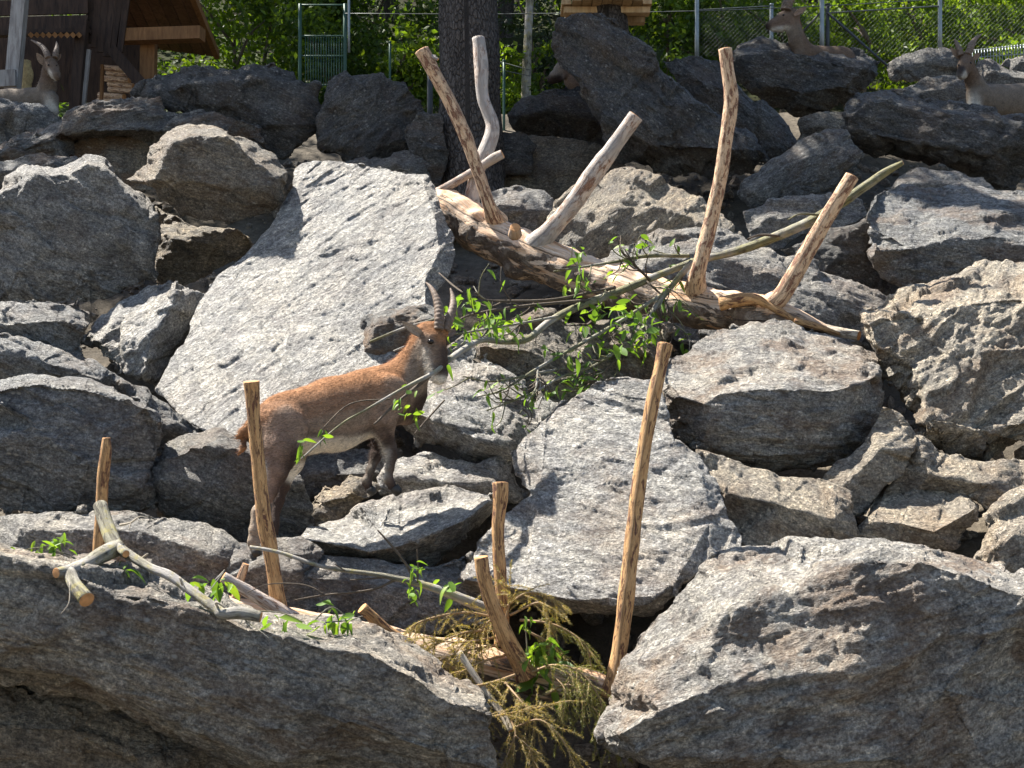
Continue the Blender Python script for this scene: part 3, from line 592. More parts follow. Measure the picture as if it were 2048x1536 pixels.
rock('big smooth grey boulder with jagged bright crest at left', '-80,385 0,376 34,352 75,332 109,338 137,324 171,308 212,317 234,349 284,393 308,427 314,478 311,520 308,551 273,570 222,598 154,603 85,600 0,612 -80,625', ['-60,405,0 30,372,0 80,352,0 140,345,0 175,328,0 210,338,0 250,385,0 295,440,.02', '60,450,-.05 160,430,-.06 230,480,-.06 290,500,0', '40,540,-.08 180,540,-.08'], tilt=.03, tint='g', ang=-18, rust=.2, top=(400, .2), peb=.2)
rock('pale tan rock in the shade under the perched brown-grey boulder', '310,410 369,438 427,452 500,470 520,500 441,540 366,570 310,570', ['350,480,-.04 430,490,-.04'], tilt=.3, off=.15, tint='t', rough=.9)
rock('added dark stone in place of black shade in the hollow left of the big trunk', '812,262 838,228 885,232 900,300 880,372 832,350', ['845,290,-.03 870,300,-.03'], tilt=.05, off=.2, tint='d')  # dark stone added where the hollow is only black shade
rock('added dark low rock hiding lit sand right of the big trunk foot', '962,300 998,262 1045,262 1075,292 1060,345 985,345', ['1000,295,-.03 1045,300,-.03'], tilt=.1, off=.3, tint='d')  # dark rock added to cover brightly lit sand
# loose rock chips and gravel caught between the boulders
def gravel(n, seed):
    nr = np.random.RandomState(seed); t = (1 + 5 ** .5) / 2
    B = np.array([(-1, t, 0), (1, t, 0), (-1, -t, 0), (1, -t, 0), (0, -1, t), (0, 1, t), (0, -1, -t), (0, 1, -t), (t, 0, -1), (t, 0, 1), (-t, 0, -1), (-t, 0, 1)]) / 1.9
    T = np.array([(0, 11, 5), (0, 5, 1), (0, 1, 7), (0, 7, 10), (0, 10, 11), (1, 5, 9), (5, 11, 4), (11, 10, 2), (10, 7, 6), (7, 1, 8), (3, 9, 4), (3, 4, 2), (3, 2, 6), (3, 6, 8), (3, 8, 9), (4, 9, 5), (2, 4, 11), (6, 2, 10), (8, 6, 7), (9, 8, 1)])
    x = nr.uniform(-4.6, 4.6, n); y = nr.uniform(5.6, 14.6, n); z = slope_z(x, y); V, F = [], []
    for i in range(n):
        sz = .012 + .05 * nr.rand() ** 3; q = B * (1 + nr.normal(0, .22, (12, 1))) * sz * nr.uniform(.6, 1.3, 3)
        V.append(q + [x[i], y[i], z[i] + sz * .3]); F.append(T + 12 * i)
    return np.concatenate(V), np.concatenate(F)
V, F = gravel(5000, 8); o = link('gravel', np_mesh('gravel', V, F, False), M['rock']); o.color = (.28, .245, .195, 1); o['rust'] = .4; o['pebble'] = 0.; o['strata'] = .2
tag(o, 'loose rock chips and gravel lying in the gaps between boulders', 'gravel', None, 'stuff')

# ---------------------------------------------------------------- logs, poles and branches
def log_mat():
    k = N('bare_log'); uv = k.n('TexCoord').outputs['UV']; co = k.n('TexCoord').outputs['Object']
    sx = k.n('SeparateXYZ', {0: uv}); th = k.math('MULTIPLY', sx.outputs[0], 2 * math.pi); sn = k.math('SINE', th)
    cv = k.n('CombineXYZ', {0: k.math('COSINE', th), 1: sn, 2: sx.outputs[1]}).outputs[0]
    st = k.noise(k.map(cv, (2.2, 2.2, 1.6)), 1.9, 7, .65, .4); fi = k.noise(k.map(cv, (9, 9, 5)), 2., 5, .7); ro = k.noise(co, 16, 6, .7)
    c = k.ramp(st, [(.3, (.42, .19, .075)), (.45, (.62, .40, .24)), (.6, (.72, .55, .40)), (.75, (.78, .66, .52))])
    c = k.mix(.8, c, k.ramp(fi, [(.3, g1(.45)), (.5, g1(1)), (.7, g1(1.2))]), 'MULTIPLY')
    pa = k.math('ADD', k.noise(k.map(cv, (1, 1, 2.6), (2, 0, 4)), 1.6, 7, .7, .6), k.math('MULTIPLY', sn, .12))
    bm = k.ramp(pa, [(.53, g1(0)), (.57, g1(1))])
    c = k.mix(bm, c, k.ramp(ro, [(.3, (.045, .03, .02)), (.5, (.16, .11, .075)), (.68, (.36, .29, .22))]))
    cr = k.noise(k.map(cv, (3, 3, .9), (7, 1, 2)), 2.4, 4, .6, .8)
    c = k.mix(k.ramp(cr, [(.66, g1(0)), (.70, g1(.9))]), c, (.035, .02, .012))
    h = k.math('ADD', k.math('MULTIPLY', fi, .5), k.math('MULTIPLY', bm, k.math('MULTIPLY_ADD', ro, 2.2, .4)))
    return k.pbsdf(c, .62, k.bump(h, .9, .022), .35)
M['log'] = log_mat()
def limb(name, pts, mat, root, n=8, seg=14, rough=.1, knob=.5, seed=None, part=None, end=True):
    return tube_obj(name, px_path(pts, n=n), M[mat], root, part, seg, rough, seed or rng.randrange(9999), knob, M['cut'] if end else None)

# the fallen trunk across the upper slope
root = thing('fallen_log', 'pale fallen tree trunk with sawn bare branches lying across the upper boulders', 'log', P(1250, 600, 9.6))
trunk_pts = [(868, 408, 10.42, 34), (900, 425, 10.35, 43), (960, 462, 10.2, 44), (1040, 502, 10.05, 45), (1120, 535, 9.9, 43), (1200, 562, 9.75, 42), (1290, 588, 9.55, 41), (1380, 612, 9.35, 43), (1450, 622, 9.22, 42), (1530, 630, 9.08, 36), (1590, 642, 8.98, 25), (1640, 658, 8.92, 15), (1675, 670, 8.9, 6)]
V_, F_, U_ = None, None, None
trunk = tube_obj('trunk', px_path(trunk_pts, n=14), M['log'], root, None, 44, .20, 21, .9, M['cut'])
limb('branch', [(992, 446, 10.12, 26), (985, 428, 10.03, 17), (975, 400, 9.97, 13), (955, 340, 9.95, 13), (930, 270, 9.92, 14), (898, 200, 9.9, 14), (868, 145, 9.88, 14), (843, 100, 9.86, 15)], 'wood', root, 10)
limb('branch', [(938, 430, 10.32, 24), (944, 398, 10.3, 17), (955, 345, 10.3, 14), (975, 295, 10.32, 16), (985, 250, 10.34, 14), (966, 195, 10.36, 13), (962, 130, 10.38, 15), (957, 76, 10.4, 13)], 'greywood', root, 10)
limb('branch', [(868, 388, 10.35, 8), (910, 365, 10.3, 9), (955, 338, 10.2, 9), (985, 318, 10.12, 10), (1005, 308, 10.1, 9)], 'greywood', root, 8)
limb('branch', [(1060, 508, 10.0, 34), (1082, 482, 9.9, 24), (1102, 460, 9.85, 19), (1140, 415, 9.8, 18), (1190, 345, 9.75, 17), (1235, 283, 9.7, 16), (1272, 232, 9.66, 16)], 'greywood', root, 10)
limb('branch', [(1390, 600, 9.34, 30), (1392, 568, 9.2, 20), (1398, 535, 9.1, 16), (1420, 450, 9.06, 15), (1440, 360, 9.02, 14), (1452, 280, 8.98, 14), (1462, 200, 8.95, 15), (1455, 140, 8.93, 13), (1450, 98, 8.92, 14)], 'wood', root, 10)
limb('branch', [(1525, 632, 9.08, 34), (1548, 606, 9.0, 24), (1567, 586, 8.95, 18), (1600, 530, 8.9, 17), (1645, 450, 8.85, 16), (1680, 392, 8.8, 15), (1704, 352, 8.78, 14)], 'wood', root, 10)
limb('branch', [(870, 115, 9.87, 5), (862, 113, 9.85, 4), (876, 119, 9.84, 3)], 'greywood', root, 4, 8)
limb('knot_stub', [(1030, 470, 9.78, 14), (1030, 455, 9.7, 11)], 'log', root, 3, 10)
limb('splinter', [(1440, 605, 9.0, 16), (1500, 598, 8.95, 13), (1540, 612, 8.95, 8), (1590, 640, 8.9, 4)], 'polewood', root, 6, 10, .35)
limb('splinter', [(1590, 640, 8.88, 9), (1640, 655, 8.84, 7), (1680, 668, 8.82, 3)], 'polewood', root, 5, 8, .35)
st = limb('grey_limb', [(1612, 648, 8.98, 9), (1660, 660, 8.9, 10), (1718, 672, 8.8, 10)], 'paletwig', root, 6, 12, .1)

# the second dead trunk lies behind the long foreground boulder, its branches stand up as poles
root = thing('fallen_log', 'dead trunk low between the foreground boulders with its sawn branches standing like poles', 'log', P(700, 1250, 6.7))
tube_obj('trunk', px_path([(130, 1150, 6.95, 17), (300, 1180, 6.9, 19), (450, 1212, 6.85, 21), (580, 1238, 6.8, 24), (700, 1262, 6.74, 26), (850, 1300, 6.62, 31), (960, 1330, 6.55, 35), (1060, 1355, 6.5, 37), (1150, 1372, 6.46, 36), (1240, 1392, 6.42, 32)], n=12), M['log'], root, None, 34, .2, 33, .8, M['cut'])
limb('branch', [(562, 1232, 6.76, 18), (556, 1200, 6.76, 15), (542, 1110, 6.75, 15), (528, 1030, 6.74, 15), (518, 940, 6.73, 14), (509, 850, 6.72, 13), (505, 790, 6.71, 13), (503, 763, 6.7, 14)], 'polewood', root, 10)
limb('branch', [(196, 1150, 6.9, 13), (198, 1110, 6.9, 13), (202, 1040, 6.89, 12), (206, 960, 6.88, 12), (212, 905, 6.87, 11), (213, 876, 6.87, 8)], 'polewood', root, 8)
limb('branch', [(1002, 1290, 6.55, 14), (1006, 1230, 6.56, 12), (1000, 1150, 6.57, 13), (996, 1060, 6.58, 13), (1001, 1000, 6.59, 13), (1001, 966, 6.6, 13)], 'polewood', root, 9)
limb('branch', [(1052, 1352, 6.38, 24), (1040, 1325, 6.36, 18), (1012, 1275, 6.33, 17), (985, 1210, 6.3, 15), (968, 1155, 6.28, 14), (962, 1114, 6.27, 14)], 'polewood', root, 9)
limb('branch', [(1222, 1392, 6.38, 24), (1230, 1350, 6.38, 17), (1242, 1280, 6.4, 16), (1256, 1160, 6.42, 16), (1270, 1030, 6.45, 15), (1288, 900, 6.48, 14), (1306, 800, 6.5, 14), (1320, 735, 6.52, 13), (1330, 688, 6.53, 14)], 'polewood', root, 12)
limb('branch', [(590, 1240, 6.7, 17), (550, 1215, 6.68, 15), (500, 1185, 6.66, 13), (446, 1154, 6.63, 11)], 'greywood', root, 8)
limb('branch', [(470, 1200, 6.84, 9), (480, 1160, 6.84, 8), (492, 1128, 6.84, 7)], 'wood', root, 6)
limb('branch', [(800, 1290, 6.62, 16), (770, 1262, 6.58, 14), (745, 1235, 6.55, 12), (724, 1216, 6.53, 12)], 'polewood', root, 6)

# cut bark-covered branch lying on the long foreground boulder
root = thing('lichen_branch', 'forked cut branch with lichen bark resting on the long foreground boulder rim', 'branch', P(300, 1180, 5.85))
limb('fork', [(200, 1010, 6.1, 13), (213, 1050, 6.02, 15), (232, 1092, 5.92, 14), (262, 1112, 5.86, 10), (300, 1135, 5.78, 9), (340, 1152, 5.72, 10), (380, 1180, 5.66, 9), (432, 1218, 5.58, 10), (445, 1228, 5.56, 11), (480, 1226, 5.57, 12), (522, 1234, 5.57, 11)], 'branch', root, 8, 14, .14, .6)
limb('fork', [(236, 1095, 5.91, 14), (205, 1110, 5.8, 14), (170, 1130, 5.66, 13), (140, 1143, 5.56, 13), (112, 1146, 5.5, 10)], 'branch', root, 7, 14, .14, .6)
limb('stub', [(138, 1144, 5.55, 12), (150, 1170, 5.47, 14), (174, 1200, 5.4, 16)], 'branch', root, 6, 14, .1)
limb('stub', [(236, 1095, 5.88, 10), (252, 1108, 5.8, 8)], 'branch', root, 4, 10)
for pts in ([(240, 1050, 5.94, 3), (262, 1045, 5.91, 2), (280, 1033, 5.89, 1), (296, 1036, 5.88, .8)], [(262, 1045, 5.91, 1.5), (258, 1060, 5.89, 1)], [(365, 1170, 5.65, 2.5), (360, 1155, 5.63, 2), (372, 1180, 5.62, 1)],
            [(282, 1118, 5.84, 3), (296, 1107, 5.82, 1.5)], [(140, 1165, 5.40, 1.5), (138, 1205, 5.36, 1.2), (122, 1228, 5.34, 1)], [(440, 1222, 5.58, 2.5), (432, 1205, 5.55, 2.5), (450, 1215, 5.55, 1.5)]):
    limb('twig', pts, 'paletwig', root, 5, 6, 0, 0, end=False)
for pts in ([(430, 1160, 5.70, 1.3), (450, 1140, 5.84, 1.2), (420, 1180, 5.70, 1)], [(500, 1222, 5.58, 1.5), (560, 1225, 5.55, 1.4), (610, 1245, 5.52, 1)], [(490, 1240, 5.56, 1), (520, 1262, 5.50, 1), (540, 1278, 5.48, .8)], [(20, 1110, 5.84, 1.2), (80, 1095, 5.84, 1.2), (140, 1110, 5.84, 1)]):
    limb('twig', pts, 'greenbark', root, 5, 6, 0, 0, end=False)
lich_root = root

# leaves
def leaf_mesh(curl=.16, wd=.19, fold=.35, twist=0.):
    t = np.linspace(0, 1, 6); w = wd * np.sin(np.pi * t ** .8) ** .8; w[0] = .02; w[-1] = .005
    mid = np.stack([t, 0 * t, -curl * t ** 2], 1); l = mid + np.stack([0 * t, w, fold * w + twist * t * w], 1); r = mid + np.stack([0 * t, -w, fold * w - twist * t * w], 1)
    V = np.vstack([mid, l, r]); F = []
    for i in range(5): F += [(i, i + 1, 7 + i, 6 + i), (i + 1, i, 12 + i, 13 + i)]
    return np_mesh('leaf', V, F)
LEAVES = [leaf_mesh(), leaf_mesh(.45, .16, .7, .5), leaf_mesh(-.1, .22, .15, -.6), leaf_mesh(.7, .14, .9, 1.)]
for l_ in LEAVES: l_.materials.append(M['leaf'])
def leaf(root, pos, size, r):
    o = bpy.data.objects.new('leaf', r.choice(LEAVES)); COL.objects.link(o); o.parent = root
    o.location = Vector(pos) - Vector(root.location)
    o.rotation_euler = (r.uniform(-.9, .9), r.uniform(-.2, 1.3), r.uniform(0, 6.28)); o.scale = (size, size * r.uniform(.8, 1.2), size)
    return o
def leaf_cluster(root, cx, cy, sx, sy, Y, n, size, r, dy=.12):
    n = int(n * 1.5); size *= 1.08
    for _ in range(n):
        leaf(root, P(cx + r.gauss(0, sx), cy + r.gauss(0, sy), Y + r.gauss(0, dy)), size * r.uniform(.45, 1.3), r)

r = random.Random(5)
root = thing('leafy_branch', 'long green-barked leafy branch the standing ibex is browsing', 'branch', P(1100, 640, 8.6))
limb('main_stem', [(1806, 325, 8.95, 5), (1770, 345, 9.0, 9), (1720, 380, 9.05, 10), (1650, 428, 9.12, 10), (1560, 470, 9.22, 10), (1480, 500, 9.3, 9), (1400, 520, 9.36, 8), (1330, 545, 9.2, 7.5), (1240, 582, 9.0, 8), (1160, 612, 8.75, 8), (1100, 642, 8.55, 7), (1055, 678, 8.4, 7), (1010, 684, 8.2, 5.5), (965, 680, 8.0, 6), (925, 700, 7.75, 5.5), (895, 722, 7.5, 5), (868, 745, 7.35, 4.2), (800, 780, 7.2, 2.8), (740, 815, 7.12, 2.4), (680, 850, 7.05, 2.2), (602, 918, 6.98, 1.6)], 'greenbark', root, 6, 12, .12, .5)
twigs = [[(1377, 512, 9.3, 4), (1295, 512, 9.1, 4), (1227, 524, 8.95, 3), (1107, 543, 8.85, 2)],
 [(1385, 522, 9.32, 7), (1345, 570, 9.1, 6), (1309, 616, 8.95, 5), (1300, 640, 8.9, 4)],
 [(1330, 585, 9.05, 4), (1244, 640, 8.7, 4), (1186, 674, 8.55, 4), (1076, 736, 8.2, 3), (1005, 780, 8.0, 2), (953, 794, 7.9, 1.2)],
 [(1305, 645, 8.9, 4), (1240, 695, 8.65, 3.5), (1186, 726, 8.45, 3), (1076, 746, 8.2, 2.5), (988, 763, 7.95, 2), (926, 753, 7.85, 1.2)],
 [(1240, 700, 8.6, 3), (1180, 735, 8.4, 2.5), (1124, 753, 8.25, 2.5), (1063, 787, 8.05, 2.5), (974, 821, 7.85, 1.5)],
 [(1076, 736, 8.2, 2.5), (1070, 780, 8.05, 2), (1039, 828, 7.9, 1.2)],
 [(1230, 575, 8.95, 4), (1193, 582, 8.85, 3), (1107, 599, 8.6, 3), (1022, 602, 8.3, 2.5), (970, 599, 8.1, 1.5), (950, 585, 8.05, 1)],
 [(1180, 600, 8.8, 3.5), (1039, 613, 8.3, 3), (940, 630, 8.0, 2.5), (905, 650, 7.9, 1)],
 [(1120, 632, 8.6, 3), (1022, 650, 8.2, 2.5), (919, 667, 7.9, 2), (890, 672, 7.8, 1)],
 [(741, 683, 8.1, 2.5), (806, 657, 8.0, 3), (864, 640, 7.95, 2.5), (900, 630, 7.95, 2)],
 [(788, 702, 8.05, 2), (812, 692, 8.0, 2)],
 [(860, 752, 7.33, 4), (800, 800, 7.2, 3), (748, 849, 7.1, 2)],
 [(889, 800, 7.35, 2), (860, 832, 7.3, 2), (829, 868, 7.25, 1.2)],
 [(878, 546, 8.3, 1.5), (905, 570, 8.2, 2), (926, 585, 8.1, 1.5)],
 [(1240, 712, 8.6, 2.5), (1200, 750, 8.45, 2), (1150, 790, 8.3, 1.5)],
 [(780, 798, 7.18, 1.8), (700, 808, 7.1, 1.6), (640, 862, 7.05, 1.2)],
 [(1300, 560, 9.1, 3), (1270, 530, 9.0, 2.5), (1250, 500, 8.95, 1.2)], [(1290, 560, 9.1, 2.5), (1330, 600, 9.0, 2), (1350, 660, 8.9, 1.2)],
 [(1560, 472, 9.2, 3), (1520, 470, 9.15, 2.5), (1495, 478, 9.1, 1.5)], [(1640, 430, 9.1, 3), (1600, 428, 9.05, 2), (1575, 440, 9.0, 1)]]
for pts in twigs: limb('twig', pts, 'twig' if r.random() < .6 else 'greenbark', root, 6, 7, .08, 0, end=False)
def twiglets(root, paths, n, r):
    for _ in range(n):
        p = r.choice(paths); q = catmull(p, 5); i = r.randrange(1, len(q) - 1); a = q[i]; ang = r.uniform(-1.2, 1.2) + math.atan2(q[i + 1][1] - a[1], q[i + 1][0] - a[0]); l = r.uniform(25, 75)
        b = (a[0] + l * .5 * math.cos(ang) + r.gauss(0, 4), a[1] + l * .5 * math.sin(ang) + r.gauss(0, 4), a[2] - r.uniform(0, .1), 1.3); c = (a[0] + l * math.cos(ang + .3), a[1] + l * math.sin(ang + .3), a[2] - r.uniform(-.05, .15), .7)
        tw_ = limb('twig', [(a[0], a[1], a[2], 1.6), b, c], r.choice(('twig', 'greenbark', 'twig')), root, 4, 5, 0, 0, end=False)
        for f in (.6, .8, 1.):
            if r.random() < .55: leaf(root, P(a[0] + (c[0] - a[0]) * f, a[1] + (c[1] - a[1]) * f, a[2] + (c[2] - a[2]) * f), r.uniform(.05, .09), r).parent = tw_
twiglets(root, twigs[:9] + twigs[14:15] + twigs[16:18], 115, r)
for a in ((940, 600, 18, 14, 8.05, 13, .085), (985, 640, 28, 18, 8.15, 20, .075), (920, 650, 16, 10, 7.9, 8, .07), (1040, 640, 22, 14, 8.3, 9, .075), (1270, 640, 22, 22, 8.65, 22, .08), (1255, 690, 22, 16, 8.55, 18, .08), (1160, 640, 20, 14, 8.55, 8, .075),
          (1160, 515, 8, 14, 8.85, 7, .07), (1300, 655, 12, 22, 8.7, 8, .075), (1150, 575, 16, 10, 8.7, 6, .07), (1205, 615, 18, 12, 8.75, 6, .07), (1165, 780, 14, 12, 8.3, 9, .075), (1140, 715, 12, 8, 8.35, 5, .07),
          (820, 812, 8, 22, 7.2, 8, .055), (790, 800, 10, 6, 7.12, 4, .05), (645, 868, 7, 8, 7.0, 5, .05), (605, 890, 4, 10, 6.97, 4, .06), (897, 720, 5, 8, 7.4, 2, .07), (870, 565 + 100, 4, 4, 7.8, 2, .05)):
    leaf_cluster(root, *a[:5], a[5], a[6], r)
for a in ((80, 1092, 22, 8, 5.85, 9, .06), (115, 1085, 14, 12, 5.85, 6, .05), (245, 1140, 12, 6, 5.8, 6, .06), (425, 1165, 18, 8, 5.8, 6, .075), (385, 1160, 3, 6, 5.78, 2, .07), (560, 1238, 16, 6, 5.65, 5, .075), (450, 1180, 10, 5, 5.75, 3, .06)):
    leaf_cluster(lich_root, *a[:5], a[5], a[6], r, .03)

root = thing('thin_branch', 'thin dark branch with a few leaves reaching from the conifer heap towards the poles', 'branch', P(900, 1190, 6.6))
limb('main_stem', [(985, 1222, 6.55, 10), (930, 1200, 6.52, 9), (880, 1180, 6.5, 8), (830, 1165, 6.5, 7), (760, 1150, 6.5, 5), (700, 1142, 6.52, 4), (640, 1132, 6.54, 4), (560, 1105, 6.58, 4), (500, 1094, 6.6, 4)], 'branch', root, 7, 10, .12, .5)
for pts in ([(830, 1165, 6.5, 3.5), (810, 1125, 6.5, 3), (775, 1082, 6.5, 2.5), (755, 1060, 6.5, 1.5)], [(790, 1160, 6.5, 3), (740, 1180, 6.48, 2.5), (650, 1190, 6.45, 2), (590, 1200, 6.43, 1.5)], [(835, 1165, 6.48, 2), (836, 1130, 6.46, 1.8), (834, 1098, 6.45, 1)],
            [(650, 1190, 6.45, 2), (610, 1170, 6.44, 1.5), (540, 1168, 6.43, 1.2), (495, 1185, 6.42, 1)], [(690, 1142, 6.5, 2), (670, 1128, 6.5, 1)], [(770, 1155, 6.5, 2), (700, 1160, 6.5, 1.5)]):
    limb('twig', pts, 'twig', root, 5, 6, .05, 0, end=False)
for a in ((828, 1140, 8, 14, 6.45, 8, .05), (822, 1180, 8, 12, 6.45, 6, .055), (905, 1165, 14, 10, 6.5, 6, .07), (700, 1235, 10, 8, 6.3, 5, .05)): leaf_cluster(root, *a[:5], a[5], a[6], r, .04)
sprig = thing('leaf_sprig', 'green leafy sprig lying beside the short sawn stub', 'sprig', P(690, 1245, 5.90))
for pts in ([(620, 1250, 5.80, 1.5), (660, 1215, 5.82, 1.5), (690, 1230, 5.84, 1)], [(650, 1245, 5.80, 1.5), (700, 1240, 5.82, 1.5), (725, 1232, 5.84, 1)]): limb('twig', pts, 'greenbark', sprig, 5, 6, 0, 0, end=False)
for a in ((655, 1225, 8, 10, 5.82, 5, .06), (690, 1240, 14, 6, 5.82, 7, .06), (640, 1245, 8, 4, 5.80, 3, .06)): leaf_cluster(sprig, *a[:5], a[5], a[6], r, .03)
weed = thing('leafy_weed', 'dark green leafy weed growing in the gap beside the leaning pole', 'plant', P(1090, 1380, 6.42))
for pts in ([(1090, 1390, 6.45, 2), (1085, 1330, 6.42, 2), (1070, 1290, 6.4, 1)], [(1095, 1390, 6.45, 2), (1100, 1320, 6.4, 2), (1105, 1290, 6.38, 1)], [(1085, 1390, 6.45, 2), (1060, 1330, 6.4, 2), (1050, 1250, 6.4, 1)]): limb('stem', pts, 'greenbark', weed, 5, 6, 0, 0, end=False)
for a in ((1075, 1305, 16, 14, 6.38, 16, .085), (1100, 1290, 14, 14, 6.38, 8, .07), (1085, 1355, 14, 18, 6.4, 12, .09), (1052, 1248, 10, 12, 6.42, 6, .05)): leaf_cluster(weed, *a[:5], a[5], a[6], r, .05)

limb_stick = thing('pale_stick', 'bare whitish stick lying over the dry conifer twigs', 'stick', P(1020, 1450, 6.1))
limb('shaft', [(918, 1304, 6.2, 6), (945, 1345, 6.17, 6), (975, 1390, 6.14, 7), (1005, 1430, 6.1, 7), (1022, 1462, 6.06, 6)], 'paletwig', limb_stick, 8, 10, .15, .5)

# dry conifer brush
def needles(paths, r, dens, ln, wd):
    V, F = [], []
    for path in paths:
        for i in range(len(path) - 1):
            a, b = path[i, :3], path[i + 1, :3]; d = b - a; L_ = np.linalg.norm(d); d = d / (L_ + 1e-9)
            for _ in range(max(1, int(L_ * dens))):
                c = a + (b - a) * r.random(); s = np.array([r.gauss(0, 1) for _ in range(3)]); s -= d * (s @ d); s /= np.linalg.norm(s) + 1e-9
                n = s * .8 + d * .75; n /= np.linalg.norm(n); w = np.cross(n, np.array([r.gauss(0, 1) for _ in range(3)])); w /= np.linalg.norm(w) + 1e-9
                l = ln * r.uniform(.6, 1.2); k = len(V)
                V += [c - w * wd, c + w * wd, c + n * l]; F.append((k, k + 1, k + 2))
    return np.array(V), np.array(F)
def conifer(label, spines, r, mat, droop=.3, twl=.15, dens=900):
    root = thing('dry_conifer_branch', label, 'branch', P(*spines[0][0][:3]), 'dry conifer branches')
    allp = []
    for sp in spines:
        main = px_path(sp, n=7); V, F, uv = tube(main, 6, .1, r.randrange(999)); faces = [tuple(dict.fromkeys(f)) for f in F]
        tube_obj('stem', main, M['drystem'], root, None, 6, .05, 1)
        tw = []
        for i in range(2, len(main)):
            for _ in range(r.choice((0, 1, 2, 2))):
                o = main[i, :3]; a = main[i, :3] - main[i - 1, :3]; a /= np.linalg.norm(a) + 1e-9
                s = np.array([r.gauss(0, .7), r.gauss(0, .7), r.gauss(-.3, .4)]); d = a * .55 + s * .6; d /= np.linalg.norm(d); l = twl * r.uniform(.5, 1.3); pts = []; p = o.copy()
                for q in range(6):
                    pts.append((*p, .0018 * (1 - q / 7))); p = p + d * l / 5; d = d + np.array([0, 0, -droop * .35]); d /= np.linalg.norm(d)
                tw.append(np.array(pts))
        if tw:
            g = [tube(t, 4, 0, 0, False)[:2] for t in tw]; V, F = cat_geo([(a, np.array(b)) for a, b in g])
            o = child('twigs', V, F, M['drystem'], root); o['kind'] = 'stuff'
        allp += tw + [main[len(main) // 3:]]
    V, F = needles(allp, r, dens, .015, .0010); o = child('needles', V, F, M[mat], root, False); o['kind'] = 'stuff'
r = random.Random(12)
conifer('dry orange-tipped conifer branch spread over the dead trunk', [[(1010, 1240, 6.5, 3), (930, 1225, 6.45, 2.5), (850, 1240, 6.38, 2), (812, 1262, 6.33, 1)], [(1000, 1260, 6.45, 3), (930, 1265, 6.36, 2.5), (870, 1290, 6.3, 1.5)], [(990, 1275, 6.4, 3), (920, 1285, 6.3, 2), (855, 1275, 6.28, 1.2)], [(1010, 1310, 6.42, 3), (960, 1325, 6.3, 2), (920, 1345, 6.22, 1.2)], [(1000, 1290, 6.45, 3), (940, 1300, 6.34, 2.5), (880, 1320, 6.28, 1.5)]], r, 'dry')
conifer('yellowing conifer tuft around the foot of the shorter upright pole', [[(1010, 1245, 6.5, 3), (1020, 1190, 6.48, 2), (1000, 1165, 6.46, 1)], [(1010, 1215, 6.5, 3), (1060, 1185, 6.48, 2), (1130, 1212, 6.45, 1)], [(1020, 1230, 6.5, 3), (1080, 1205, 6.45, 2), (1100, 1240, 6.42, 1)], [(1000, 1230, 6.5, 2.5), (970, 1250, 6.42, 2), (950, 1290, 6.36, 1)]], r, 'dry')
conifer('greenish conifer branch in the dark gap behind the leaning pole', [[(1040, 1240, 6.55, 3), (1110, 1250, 6.52, 2.5), (1170, 1290, 6.48, 2), (1185, 1350, 6.44, 1)], [(1050, 1260, 6.55, 3), (1120, 1300, 6.5, 2), (1150, 1360, 6.46, 1)]], r, 'drygreen')
conifer('drooping conifer branch hanging below the tallest pole foot', [[(1060, 1345, 6.35, 3), (1110, 1330, 6.3, 2.5), (1160, 1345, 6.25, 2), (1200, 1400, 6.2, 1.5), (1222, 1500, 6.15, 1)], [(1090, 1390, 6.3, 3), (1140, 1370, 6.25, 2), (1190, 1420, 6.2, 1.5), (1215, 1470, 6.16, 1)], [(1100, 1345, 6.3, 2), (1130, 1380, 6.22, 1.5), (1125, 1430, 6.2, 1)], [(1130, 1340, 6.28, 2), (1165, 1380, 6.22, 1.5), (1170, 1440, 6.2, 1)]], r, 'drygreen')
conifer('dry conifer branch hanging over the end of the long foreground boulder', [[(1030, 1350, 6.3, 3.5), (985, 1365, 6.2, 3), (930, 1378, 6.05, 2.5), (890, 1400, 5.98, 2), (852, 1440, 5.95, 1)], [(985, 1365, 6.2, 2.5), (945, 1420, 6.05, 2), (905, 1500, 5.98, 1)], [(1010, 1365, 6.2, 2.5), (1040, 1400, 6.1, 2), (1075, 1440, 6.05, 1)], [(930, 1378, 6.05, 2), (920, 1410, 6.0, 1.5), (925, 1450, 5.97, 1)]], r, 'dry')
conifer('lowest dry conifer branch tangled at the bottom of the gap', [[(1022, 1440, 6.1, 3), (1030, 1470, 6.05, 2.5), (1010, 1520, 6.0, 1.5), (1000, 1560, 5.98, 1)], [(1030, 1455, 6.08, 2.5), (1080, 1440, 6.03, 2), (1125, 1480, 6.0, 1.5), (1150, 1535, 5.97, 1)], [(935, 1440, 6.05, 2), (1000, 1430, 6.06, 2), (1092, 1412, 6.08, 1.5)], [(1030, 1470, 6.05, 2), (1060, 1500, 6.0, 1.5), (1070, 1550, 5.97, 1)], [(965, 1400, 6.08, 2), (958, 1450, 6.0, 1.5), (980, 1510, 5.97, 1)]], r, 'dry')

